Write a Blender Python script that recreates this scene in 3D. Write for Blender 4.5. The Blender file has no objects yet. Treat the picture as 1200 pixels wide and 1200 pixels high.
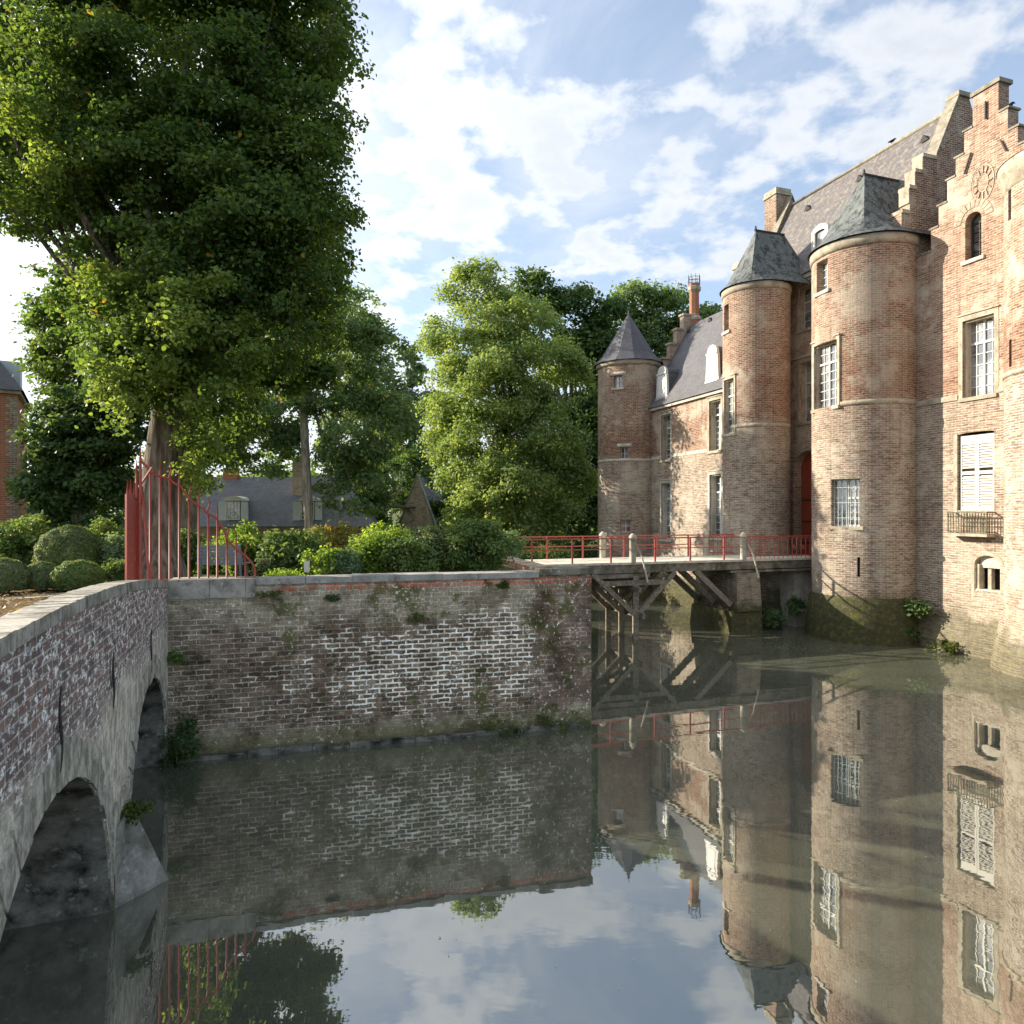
import bpy, math, random
import numpy as np
from mathutils import Vector

random.seed(7)
R_ = math.radians
S = bpy.context.scene
COL = S.collection

# ------------------------------------------------------------------ camera
CAMZ = 5.0
cd = bpy.data.cameras.new('camera'); cam = bpy.data.objects.new('camera', cd); COL.objects.link(cam)
cam.location = (0, 0, CAMZ); cam.rotation_euler = (R_(90), 0, 0)
cd.sensor_width = 36; cd.lens = 24; cd.clip_start = 0.1; cd.clip_end = 3000
S.camera = cam

# ------------------------------------------------------------------ world
SUN_EL, SUN_AZ = 22.0, 20.0          # azimuth: degrees beyond 'left'
sdir = Vector((-math.cos(R_(SUN_AZ))*math.cos(R_(SUN_EL)), math.sin(R_(SUN_AZ))*math.cos(R_(SUN_EL)), math.sin(R_(SUN_EL))))
W = bpy.data.worlds.new('World'); S.world = W; W.use_nodes = True
nt = W.node_tree; N = nt.nodes; L = nt.links
for n in list(N): N.remove(n)
def nd(N, t, **kw):
    n = N.new(t)
    for k, v in kw.items(): setattr(n, k, v)
    return n
out = nd(N, 'ShaderNodeOutputWorld'); bg = nd(N, 'ShaderNodeBackground')
sky = nd(N, 'ShaderNodeTexSky', sky_type='NISHITA', sun_disc=False, sun_elevation=R_(SUN_EL), sun_rotation=math.atan2(sdir.x, sdir.y))
sky.air_density = 1.0; sky.dust_density = 1.2; sky.ozone_density = 1.2
tc = nd(N, 'ShaderNodeTexCoord'); sep = nd(N, 'ShaderNodeSeparateXYZ'); L.new(tc.outputs['Generated'], sep.inputs[0])
def wm(op, a, b=None, c=None, clamp=False):
    n = nd(N, 'ShaderNodeMath', operation=op, use_clamp=clamp)
    for i, v in enumerate((a, b, c)):
        if v is None: continue
        if isinstance(v, (int, float)): n.inputs[i].default_value = v
        else: L.new(v, n.inputs[i])
    return n.outputs[0]
zc = wm('MAXIMUM', sep.outputs[2], 0.0)
den = wm('ADD', zc, 0.22)
cx = wm('DIVIDE', sep.outputs[0], den); cy = wm('DIVIDE', sep.outputs[1], den)
cmb = nd(N, 'ShaderNodeCombineXYZ'); L.new(cx, cmb.inputs[0]); L.new(cy, cmb.inputs[1]); cmb.inputs[2].default_value = 3.7
def wn(sc, det, rough, off=0.0, dist=0.0):
    n = nd(N, 'ShaderNodeTexNoise'); n.inputs['Scale'].default_value = sc; n.inputs['Detail'].default_value = det; n.inputs['Roughness'].default_value = rough; n.inputs['Distortion'].default_value = dist
    v = nd(N, 'ShaderNodeVectorMath', operation='ADD'); L.new(cmb.outputs[0], v.inputs[0]); v.inputs[1].default_value = (off, off*.7, off*.3); L.new(v.outputs[0], n.inputs['Vector']); return n.outputs[0]
puff = wn(6.6, 8, 0.55, 2.3, 0.10); big = wn(1.15, 3, 0.5, 5.1); veil = wn(1.9, 7, 0.6, 9.4, 0.5)
bias = wm('MULTIPLY', sep.outputs[0], -0.16)
cov = wm('ADD', wm('ADD', wm('MULTIPLY', puff, 0.70), wm('MULTIPLY', big, 0.38)), bias)
r1 = nd(N, 'ShaderNodeMapRange', interpolation_type='SMOOTHSTEP'); L.new(cov, r1.inputs[0]); r1.inputs[1].default_value = 0.475; r1.inputs[2].default_value = 0.60
r2 = nd(N, 'ShaderNodeMapRange', interpolation_type='SMOOTHSTEP'); L.new(wm('ADD', veil, bias), r2.inputs[0]); r2.inputs[1].default_value = 0.36; r2.inputs[2].default_value = 0.68; r2.inputs[4].default_value = 0.55
class _O: pass
ramp = _O(); ramp.outputs = [wm('MAXIMUM', r1.outputs[0], r2.outputs[0])]
# cloud tone: denser cores a touch greyer
ct = nd(N, 'ShaderNodeMapRange', interpolation_type='SMOOTHSTEP'); L.new(wm('ADD', cov, wm('MULTIPLY', veil, 0.3)), ct.inputs[0]); ct.inputs[1].default_value = 0.68; ct.inputs[2].default_value = 0.86
cc = nd(N, 'ShaderNodeMix', data_type='RGBA'); L.new(ct.outputs[0], cc.inputs[0])
cc.inputs[6].default_value = (5.5, 5.7, 6.0, 1); cc.inputs[7].default_value = (4.5, 4.8, 5.3, 1)
# forward-scatter near the sun
dotn = nd(N, 'ShaderNodeVectorMath', operation='DOT_PRODUCT'); L.new(tc.outputs['Generated'], dotn.inputs[0]); dotn.inputs[1].default_value = sdir
gl = wm('POWER', wm('MULTIPLY', wm('ADD', dotn.outputs['Value'], 1.0), 0.5), 5.0)
glc = wm('ADD', wm('MULTIPLY', gl, 1.1), 0.92)
ccm = nd(N, 'ShaderNodeVectorMath', operation='SCALE'); L.new(cc.outputs[2], ccm.inputs[0]); L.new(glc, ccm.inputs['Scale'])
mx = nd(N, 'ShaderNodeMix', data_type='RGBA'); L.new(wm('MULTIPLY', ramp.outputs[0], 0.93), mx.inputs[0])
skb = nd(N, 'ShaderNodeVectorMath', operation='MULTIPLY_ADD'); L.new(sky.outputs[0], skb.inputs[0])
skb.inputs[1].default_value = (1.05, 1.05, 1.05); skb.inputs[2].default_value = (1.3, 1.5, 1.8)
L.new(skb.outputs[0], mx.inputs[6]); L.new(ccm.outputs[0], mx.inputs[7])
L.new(mx.outputs[2], bg.inputs[0]); bg.inputs[1].default_value = 0.090
L.new(bg.outputs[0], out.inputs[0])

# ------------------------------------------------------------------ sun + exposure
sl = bpy.data.lights.new('sun', 'SUN'); sl.energy = 5.0; sl.angle = R_(0.5); sl.color = (1.0, 0.90, 0.74)
so = bpy.data.objects.new('sun', sl); COL.objects.link(so)
so.rotation_euler = sdir.to_track_quat('Z', 'Y').to_euler(); so.location = sdir*200
S.view_settings.view_transform = 'Standard'; S.view_settings.look = 'None'; S.view_settings.gamma = 1; S.view_settings.use_curve_mapping = False
S.view_settings.exposure = 0.98
S.cycles.max_bounces = 6; S.cycles.diffuse_bounces = 3; S.cycles.glossy_bounces = 3; S.cycles.transparent_max_bounces = 6; S.cycles.transmission_bounces = 3
S.cycles.caustics_reflective = False; S.cycles.caustics_refractive = False

# ------------------------------------------------------------------ frames
TH = R_(18.65)
F0 = Vector((15.76, 24.97, 0)); AX = Vector((math.sin(TH), -math.cos(TH), 0)); IN = Vector((math.cos(TH), math.sin(TH), 0)); ZZ = Vector((0, 0, 1))
def CP(k, w, z): return F0 + AX*k + IN*w + ZZ*z
def kz(px, py, w=0.0):
    r = (px-600)/800; B = F0 + IN*w
    k = (r*B.y-B.x)/(AX.x-r*AX.y); D = B.y+AX.y*k
    return k, CAMZ+(600-py)*D/800
def wz(px, py, k):
    r = (px-600)/800; B = F0 + AX*k
    w = (r*B.y-B.x)/(IN.x-r*IN.y); D = B.y+IN.y*w
    return w, CAMZ+(600-py)*D/800
def at(px, py, D): return Vector(((px-600)*D/800, D, CAMZ+(600-py)*D/800))
def cyl(px, py, C, R):
    d = Vector(((px-600)/800, 1, 0)); a = d.dot(d); b = -2*d.dot(Vector((C[0], C[1], 0))); c = C[0]**2+C[1]**2-R*R
    t = (-b-math.sqrt(max(b*b-4*a*c, 0)))/(2*a); p = d*t
    return math.atan2(p.y-C[1], p.x-C[0]), CAMZ+(600-py)*t/800

# ------------------------------------------------------------------ object helpers
def tag(o, label=None, cat=None, group=None, kind=None):
    if label: o['label'] = label
    if cat: o['category'] = cat
    if group: o['group'] = group
    if kind: o['kind'] = kind
    return o
def empty(name, loc, label, cat, group=None):
    o = bpy.data.objects.new(name, None); COL.objects.link(o); o.location = loc; o.empty_display_size = 0.3
    bpy.context.view_layer.update()
    return tag(o, label, cat, group)
def link(name, me, mat, parent=None):
    o = bpy.data.objects.new(name, me); COL.objects.link(o)
    if mat: me.materials.append(mat)
    if parent is not None:
        o.parent = parent; o.matrix_parent_inverse = Matrix_inv(parent)
    return o
def world_mat(p):
    from mathutils import Matrix
    M = Matrix.LocRotScale(p.location, p.rotation_euler, p.scale)
    if p.parent is not None: M = world_mat(p.parent) @ p.matrix_parent_inverse @ M
    return M
def Matrix_inv(p): return world_mat(p).inverted()

class MB:
    def __init__(s): s.v = []; s.f = []; s.uv = []; s.sm = []
    def face(s, pts, uvs=None, smooth=False):
        i = len(s.v); s.v += [tuple(p) for p in pts]; s.f.append(list(range(i, i+len(pts))))
        if uvs is None:
            a = Vector(pts[0]); n = Vector((0, 0, 0))
            for j in range(1, len(pts)-1): n += (Vector(pts[j])-a).cross(Vector(pts[j+1])-a)
            if n.length > 0: n.normalize()
            if abs(n.z) > 0.75: uvs = [(p[0], p[1]) for p in pts]
            else:
                t = Vector((-n.y, n.x, 0)); t = t.normalized() if t.length > 0 else Vector((1, 0, 0))
                sl_ = max(0.2, math.sqrt(max(0, 1-n.z*n.z)))
                uvs = [(Vector(p).dot(t), p[2]/sl_) for p in pts]
        s.uv.append(uvs); s.sm.append(smooth)
    def obox(s, P, u0, u1, v0, v1, d0, d1):
        # P(u,v,d): d grows inward (away from the viewer side)
        c = [P(u, v, d) for d in (d0, d1) for v in (v0, v1) for u in (u0, u1)]
        for q in ((0, 1, 3, 2), (5, 4, 6, 7), (4, 0, 2, 6), (1, 5, 7, 3), (2, 3, 7, 6), (4, 5, 1, 0)):
            s.face([c[i] for i in q])
    def box(s, c, sx, sy, sz, rz=0):
        ca, sa = math.cos(rz), math.sin(rz)
        def P(u, v, d): return Vector((c[0]+u*ca-d*sa, c[1]+u*sa+d*ca, c[2]+v))
        s.obox(P, -sx/2, sx/2, -sz/2, sz/2, -sy/2, sy/2)
    def bar(s, p, q, w, h=None, up=ZZ):
        h = h or w; p = Vector(p); q = Vector(q); t = (q-p)
        if t.length < 1e-6: return
        t.normalize(); a = t.cross(up)
        if a.length < 1e-3: a = t.cross(Vector((1, 0, 0)))
        a.normalize(); b = a.cross(t)
        r = [a*w/2*i+b*h/2*j for i, j in ((-1, -1), (1, -1), (1, 1), (-1, 1))]
        for i in range(4):
            j = (i+1) % 4; s.face([p+r[i], q+r[i], q+r[j], p+r[j]][::-1])
        s.face([p+x for x in r]); s.face([q+x for x in r][::-1])
    def tube(s, pts, rad, n=8, cap=True):
        pts = [Vector(p) for p in pts]; base = len(s.v); m = len(pts)
        if not isinstance(rad, (list, tuple)): rad = [rad]*m
        pa = None
        for i, p in enumerate(pts):
            t = (pts[min(i+1, m-1)]-pts[max(i-1, 0)]).normalized()
            if pa is None:
                a = t.cross(ZZ);
                if a.length < 1e-2: a = t.cross(Vector((0, 1, 0)))
            else: a = pa-t*pa.dot(t)
            a.normalize(); pa = a; b = t.cross(a)
            for j in range(n):
                an = 2*math.pi*j/n; s.v.append(tuple(p+(a*math.cos(an)+b*math.sin(an))*rad[i]))
        acc = 0
        for i in range(m-1):
            l = (pts[i+1]-pts[i]).length
            for j in range(n):
                k = (j+1) % n
                s.f.append([base+i*n+j, base+i*n+k, base+(i+1)*n+k, base+(i+1)*n+j][::-1])
                c = 2*math.pi*rad[i]/n
                s.uv.append([(j*c, acc), ((j+1)*c, acc), ((j+1)*c, acc+l), (j*c, acc+l)][::-1]); s.sm.append(True)
            acc += l
        if cap:
            s.f.append([base+j for j in range(n)][::-1]); s.uv.append([(0, 0)]*n); s.sm.append(False)
            s.f.append([base+(m-1)*n+j for j in range(n)]); s.uv.append([(0, 0)]*n); s.sm.append(False)
    def lathe(s, C, prof, a0=0, a1=2*math.pi, n=64, smooth=True):
        # prof: list of (r, z) bottom to top; outward facing
        base = len(s.v); m = len(prof)
        for i in range(n+1):
            an = a0+(a1-a0)*i/n
            for r, z in prof: s.v.append((C[0]+r*math.cos(an), C[1]+r*math.sin(an), z))
        Rm = max(r for r, z in prof)
        acc = [0]
        for i in range(1, m): acc.append(acc[-1]+math.hypot(prof[i][0]-prof[i-1][0], prof[i][1]-prof[i-1][1]))
        for i in range(n):
            u0 = (a0+(a1-a0)*i/n)*Rm; u1 = (a0+(a1-a0)*(i+1)/n)*Rm
            for j in range(m-1):
                s.f.append([base+i*m+j, base+(i+1)*m+j, base+(i+1)*m+j+1, base+i*m+j+1])
                s.uv.append([(u0, prof[0][1]+acc[j]), (u1, prof[0][1]+acc[j]), (u1, prof[0][1]+acc[j+1]), (u0, prof[0][1]+acc[j+1])]); s.sm.append(smooth)
        if a1-a0 < 6.28:
            for i in (0, n):
                q = [base+i*m+j for j in range(m)]
                s.f.append(q if i == 0 else q[::-1]); s.uv.append([(0, 0)]*m); s.sm.append(False)
    def build(s, name, mat, parent=None):
        me = bpy.data.meshes.new(name); me.from_pydata(s.v, [], s.f)
        ul = me.uv_layers.new(name='UVMap')
        fl = [c for f in s.uv for uv in f for c in uv]
        ul.data.foreach_set('uv', fl); me.polygons.foreach_set('use_smooth', s.sm); me.update()
        return link(name, me, mat, parent)

def bars(u0, u1, n): return [u0+(u1-u0)*i/n for i in range(n+1)]
def colwall(mb, u0, u1, lo, top, holes, mapf, thick, step=None, extra=(), curved=False, back=True):
    """wall of trapezoid columns. holes: (a,b,v0,v1,rise)"""
    br = {round(u0, 5), round(u1, 5)}
    for h in holes:
        br.add(round(h[0], 5)); br.add(round(h[1], 5))
        if len(h) > 4 and h[4] > 0:
            for i in range(1, 16): br.add(round((h[0]+h[1])/2-(h[1]-h[0])/2*math.cos(math.pi*i/16), 5))
    for e in extra: br.add(round(e, 5))
    if step:
        n = max(1, int(math.ceil((u1-u0)/step)))
        for x in bars(u0, u1, n): br.add(round(x, 5))
    br = sorted(b for b in br if u0-1e-4 <= b <= u1+1e-4)
    b2 = [br[0]]
    for b in br[1:]:
        if b-b2[-1] > 2e-3: b2.append(b)
    b2[-1] = br[-1]; br = b2
    E = 5e-4
    tf = top if callable(top) else (lambda u: top)
    lf = lo if callable(lo) else (lambda u: lo)
    def spans(u):
        cur = [(lf(u), tf(u))]
        for h in holes:
            if h[0] < u < h[1]:
                v0 = h[2]; v1 = h[3]
                if len(h) > 4 and h[4] > 0:
                    c = (h[0]+h[1])/2; q = (u-c)/((h[1]-h[0])/2); v1 = h[3]+h[4]*math.sqrt(max(0, 1-q*q))
                nx = []
                for a, b in cur:
                    if v1 <= a or v0 >= b: nx.append((a, b)); continue
                    if v0 > a: nx.append((a, v0))
                    if v1 < b: nx.append((v1, b))
                cur = nx
        return cur
    def sub(A, B):
        res = list(A)
        for c, d in B:
            nx = []
            for a, b in res:
                if d <= a or c >= b: nx.append((a, b)); continue
                if c > a: nx.append((a, c))
                if d < b: nx.append((d, b))
            res = nx
        return [x for x in res if x[1]-x[0] > 2e-3]
    for a, b in zip(br[:-1], br[1:]):
        s0, s1 = spans(a+E), spans(b-E)
        if len(s0) != len(s1): s0 = s1 = spans((a+b)/2)
        for (l0, h0), (l1, h1) in zip(s0, s1):
            mb.face([mapf(a, l0, 0), mapf(b, l1, 0), mapf(b, h1, 0), mapf(a, h0, 0)], [(a, l0), (b, l1), (b, h1), (a, h0)])
            if back: mb.face([mapf(b, l1, thick), mapf(a, l0, thick), mapf(a, h0, thick), mapf(b, h1, thick)], [(b, l1), (a, l0), (a, h0), (b, h1)])
            mb.face([mapf(a, h0, 0), mapf(b, h1, 0), mapf(b, h1, thick), mapf(a, h0, thick)], [(a, h0), (b, h1), (b, h1+thick), (a, h0+thick)])
            mb.face([mapf(b, l1, 0), mapf(a, l0, 0), mapf(a, l0, thick), mapf(b, l1, thick)], [(b, l1), (a, l0), (a, l0+thick), (b, l1+thick)])
    for i, u in enumerate(br):
        SL = spans(u-E) if i > 0 else []; SR = spans(u+E) if i < len(br)-1 else []
        for l, h in sub(SL, SR): mb.face([mapf(u, l, 0), mapf(u, l, thick), mapf(u, h, thick), mapf(u, h, 0)], [(u, l), (u+thick, l), (u+thick, h), (u, h)])
        for l, h in sub(SR, SL): mb.face([mapf(u, l, thick), mapf(u, l, 0), mapf(u, h, 0), mapf(u, h, thick)], [(u+thick, l), (u, l), (u, h), (u+thick, h)])

# ------------------------------------------------------------------ materials
class MT:
    def __init__(s, name):
        s.m = bpy.data.materials.new(name); s.m.use_nodes = True; s.N = s.m.node_tree.nodes; s.L = s.m.node_tree.links
        s.b = s.N['Principled BSDF']; s.o = s.N['Material Output']; s._uv = s._pos = None
    def uv(s):
        if not s._uv: s._uv = nd(s.N, 'ShaderNodeUVMap').outputs[0]
        return s._uv
    def pos(s):
        if not s._pos: s._pos = nd(s.N, 'ShaderNodeNewGeometry').outputs['Position']
        return s._pos
    def put(s, sock, v):
        if isinstance(v, bpy.types.NodeSocket): s.L.new(v, sock)
        elif isinstance(v, (tuple, list)) and len(v) == 3 and sock.type == 'RGBA': sock.default_value = (*v, 1)
        else: sock.default_value = v
    def math(s, op, a, b=0.0, c=0.0, clamp=False):
        n = nd(s.N, 'ShaderNodeMath', operation=op, use_clamp=clamp); s.put(n.inputs[0], a); s.put(n.inputs[1], b); s.put(n.inputs[2], c); return n.outputs[0]
    def vscale(s, v, sc):
        n = nd(s.N, 'ShaderNodeVectorMath', operation='MULTIPLY'); s.put(n.inputs[0], v); n.inputs[1].default_value = sc; return n.outputs[0]
    def vadd(s, v, w):
        n = nd(s.N, 'ShaderNodeVectorMath', operation='ADD'); s.put(n.inputs[0], v); s.put(n.inputs[1], w); return n.outputs[0]
    def noise(s, v, sc, det=4, rough=0.55, col=False, dist=0.0):
        n = nd(s.N, 'ShaderNodeTexNoise'); s.put(n.inputs['Vector'], v); n.inputs['Scale'].default_value = sc
        n.inputs['Detail'].default_value = det; n.inputs['Roughness'].default_value = rough; n.inputs['Distortion'].default_value = dist
        return n.outputs['Color' if col else 0]
    def vor(s, v, sc, feat='F1', out='Distance'):
        n = nd(s.N, 'ShaderNodeTexVoronoi', feature=feat); s.put(n.inputs['Vector'], v); n.inputs['Scale'].default_value = sc; return n.outputs[out]
    def rng(s, v, a, b, c=0.0, d=1.0, smooth=True):
        n = nd(s.N, 'ShaderNodeMapRange'); n.interpolation_type = 'SMOOTHSTEP' if smooth else 'LINEAR'
        s.put(n.inputs[0], v); n.inputs[1].default_value = a; n.inputs[2].default_value = b; n.inputs[3].default_value = c; n.inputs[4].default_value = d; return n.outputs[0]
    def mix(s, f, a, b, mode='MIX'):
        n = nd(s.N, 'ShaderNodeMix', data_type='RGBA', blend_type=mode); s.put(n.inputs[0], f); s.put(n.inputs[6], a); s.put(n.inputs[7], b); return n.outputs[2]
    def sep(s, v):
        n = nd(s.N, 'ShaderNodeSeparateXYZ'); s.put(n.inputs[0], v); return n.outputs
    def bump(s, h, strength=0.5, dist=0.01, nrm=None):
        n = nd(s.N, 'ShaderNodeBump'); n.inputs['Strength'].default_value = strength; n.inputs['Distance'].default_value = dist
        s.put(n.inputs['Height'], h)
        if nrm: s.L.new(nrm, n.inputs['Normal'])
        s.L.new(n.outputs[0], s.b.inputs['Normal']); return n.outputs[0]
    def base(s, c, rough=0.8, metal=0.0, spec=0.3):
        s.put(s.b.inputs['Base Color'], c); s.put(s.b.inputs['Roughness'], rough); s.b.inputs['Metallic'].default_value = metal
        s.b.inputs['Specular IOR Level'].default_value = spec; return s.m

def bricktex(m, uv, c1, c2, mort, bw=0.25, bh=0.083, ms=0.012, smooth=0.15):
    n = nd(m.N, 'ShaderNodeTexBrick'); m.put(n.inputs['Vector'], uv); m.put(n.inputs['Color1'], c1); m.put(n.inputs['Color2'], c2); m.put(n.inputs['Mortar'], mort)
    n.inputs['Scale'].default_value = 1; n.inputs['Brick Width'].default_value = bw; n.inputs['Row Height'].default_value = bh
    m.put(n.inputs['Mortar Size'], ms); n.inputs['Mortar Smooth'].default_value = smooth; n.inputs['Bias'].default_value = 0
    return n.outputs['Color'], n.outputs['Fac']
def warp(m, amt=0.012, sc=3.0):
    nv = m.noise(m.pos(), sc, 2, col=True)
    v = nd(m.N, 'ShaderNodeVectorMath', operation='MULTIPLY_ADD'); m.L.new(nv, v.inputs[0]); v.inputs[1].default_value = (amt*2, amt*2, 0); m.L.new(m.uv(), v.inputs[2])
    return v.outputs[0]

def castle_brick(name, zs=9.15, low=(0.50, 0.435, 0.345), tint=1.0, moss=1.0, mz=0.0, pale=0.0):
    m = MT(name); uv = warp(m, 0.018, 3.5); P = m.pos(); z = m.sep(P)[2]
    big = m.noise(P, 0.55, 5); mid = m.noise(P, 2.2, 6, 0.62); fine = m.noise(P, 18, 4)
    crs = m.noise(m.vscale(m.uv(), (4.0, 12.05, 1)), 1.0, 3, 0.7)          # brick-sized tone changes
    t = tint
    c, f = bricktex(m, uv, (0.40*t, 0.245*t, 0.165*t), (0.22*t, 0.118*t, 0.08*t), (0.58, 0.505, 0.39), ms=0.0125)
    c2, f2 = bricktex(m, uv, (0.40*t, 0.305*t, 0.225*t), (0.215*t, 0.15*t, 0.11*t), low, ms=0.0145)
    lowm = m.rng(m.math('ADD', z, m.math('MULTIPLY', m.math('SUBTRACT', mid, 0.5), 1.6)), zs+0.15, zs-0.25)
    c = m.mix(lowm, c, c2)
    c = m.mix(m.rng(crs, 0.38, 0.66, 0, 0.75), c, m.mix(1.0, c, (0.56, 0.50, 0.47), 'MULTIPLY'))
    c = m.mix(m.rng(m.noise(m.vscale(m.uv(), (4.0, 12.05, 1)), 0.8, 2, 0.5), 0.60, 0.72, 0, 0.6), c, (0.60, 0.49, 0.35))
    # older repair patches with their own tone
    cell = m.vor(m.vadd(P, m.vscale(m.noise(P, 3, 3, col=True), (0.5,)*3)), 0.42, out='Color'); cr = m.sep(cell)[0]
    c = m.mix(m.rng(cr, 0.55, 0.62, 0, 0.34), c, m.mix(1.0, c, (0.70, 0.60, 0.55), 'MULTIPLY'))
    c = m.mix(m.rng(cr, 0.30, 0.22, 0, 0.25), c, (0.52, 0.44, 0.33))
    band = m.math('MULTIPLY', m.rng(m.math('ADD', z, m.math('MULTIPLY', big, 1.2)), zs+0.5, zs+0.9), m.rng(m.math('ADD', z, m.math('MULTIPLY', mid, .9)), zs+2.6, zs+2.1))
    c = m.mix(m.math('MULTIPLY', band, 0.6), c, m.mix(1.0, c, (0.72, 0.60, 0.55), 'MULTIPLY'))
    wash = m.rng(m.math('ADD', big, m.math('MULTIPLY', mid, 0.5)), 0.72, 0.95)
    c = m.mix(m.math('MULTIPLY', wash, 0.5+pale), c, (0.56, 0.48, 0.37))
    # rain streaks and soot
    st = m.noise(m.vscale(P, (3.2, 3.2, 0.2)), 1.7, 6, 0.62)
    c = m.mix(m.math('MULTIPLY', m.rng(st, 0.52, 0.70), 0.45), c, m.mix(1.0, c, (0.50, 0.44, 0.40), 'MULTIPLY'))
    c = m.mix(m.rng(fine, 0.3, 0.7, 0.0, 0.4), c, m.mix(1.0, c, (0.68, 0.66, 0.64), 'MULTIPLY')); c = m.mix(1.0, c, (1.10, 1.14, 1.19), 'MULTIPLY')
    # eroded dark courses low down
    er = m.math('MULTIPLY', m.rng(m.noise(m.vscale(m.uv(), (0.9, 9, 1)), 1.5, 4, 0.6), 0.55, 0.62), m.rng(z, zs, zs-1.5))
    c = m.mix(m.math('MULTIPLY', er, 0.5), c, (0.10, 0.075, 0.055))
    zz = m.math('ADD', z, m.math('MULTIPLY', m.math('SUBTRACT', m.noise(P, 1.3, 6, 0.65), 0.5), 2.6))
    mo = m.math('MULTIPLY', m.rng(zz, 1.85+mz, 1.0+mz), moss)
    mcol = m.mix(m.rng(m.noise(P, 6, 6, .65), 0.45, 0.72), (0.055, 0.055, 0.026), (0.125, 0.135, 0.032)); mcol = m.mix(m.rng(m.noise(P, 2.1, 6, .7), .58, .74), mcol, (.14, .138, .03))
    damp = m.rng(zz, 3.0, 1.4, 0, 0.35)
    c = m.mix(damp, c, m.mix(1.0, c, (0.55, 0.52, 0.46), 'MULTIPLY'))
    c = m.mix(m.math('MULTIPLY', mo, 0.85), c, mcol)
    h = m.math('SUBTRACT', m.math('ADD', m.math('MULTIPLY', fine, 0.6), m.math('MULTIPLY', mid, 0.8)), m.math('MULTIPLY', f, 0.8))
    m.bump(h, 0.9, 0.025)
    return m.base(c, 0.9, spec=0.15)
M_brick = castle_brick('castle_brick_old', tint=1.1, low=(.56,.49,.395))
M_brick_wing = castle_brick('castle_brick_wing', zs=8.05, tint=1.12, low=(.58,.52,.42), pale=.1)
M_brick_gable = castle_brick('castle_brick_gable', low=(0.64, 0.57, 0.46), tint=1.22, moss=0.7, pale=.3, mz=-.15)
M_brick_shade = castle_brick('castle_brick_shade', zs=2, tint=0.85)  # darker castle brick: shade of the gable end put into the tint

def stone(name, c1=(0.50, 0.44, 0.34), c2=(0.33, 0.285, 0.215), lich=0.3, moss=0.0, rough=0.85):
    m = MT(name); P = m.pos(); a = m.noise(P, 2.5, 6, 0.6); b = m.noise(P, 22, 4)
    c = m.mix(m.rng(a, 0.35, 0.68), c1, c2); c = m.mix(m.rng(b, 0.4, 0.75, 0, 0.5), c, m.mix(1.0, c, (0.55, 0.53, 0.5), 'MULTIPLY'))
    lv = m.noise(m.vadd(P, (4.0, 1.0, 2.0)), 7.5, 6, 0.66)
    c = m.mix(m.math('MULTIPLY', m.rng(lv, 0.585, 0.65), lich), c, (0.55, 0.55, 0.50)); c = m.mix(m.rng(m.noise(P, 5, 6, .7), .56, .66, 0, .5), c, m.mix(1.0, c, (.45, .44, .42), 'MULTIPLY'))
    if moss:
        c = m.mix(m.math('MULTIPLY', m.rng(m.noise(P, 1.9, 6, 0.65), 0.50, 0.62), moss), c, (0.06, 0.065, 0.022))
    m.bump(m.math('ADD', a, m.math('MULTIPLY', b, 0.4)), 0.5, 0.03)
    return m.base(c, rough, spec=0.2)
M_stone = stone('pale_limestone')
M_stone_white = stone('white_limestone', (0.62, 0.58, 0.50), (0.47, 0.43, 0.355), 0.1)
M_coping = stone('lichen_coping_stone', (0.52, 0.475, 0.40), (0.25, 0.23, 0.19), 0.8, 0.3)
M_verge = stone('verge_coping_stone', (0.33, 0.30, 0.235), (0.22, 0.20, 0.15), 0.4)
M_faint = stone('faint_plaster_relief', (0.47, 0.40, 0.31), (0.34, 0.27, 0.20), 0.2)
M_cap = stone('grey_coping_stone', (0.46, 0.43, 0.385), (0.29, 0.27, 0.24), 0.7, 0.25)
M_mossy = stone('mossy_stone', (0.30, 0.26, 0.20), (0.16, 0.14, 0.105), 0.6, 0.7)
M_barrel = stone('damp_arch_stone', (0.30, 0.28, 0.245), (0.025, 0.022, 0.019), 0.5, 0.1)

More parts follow.
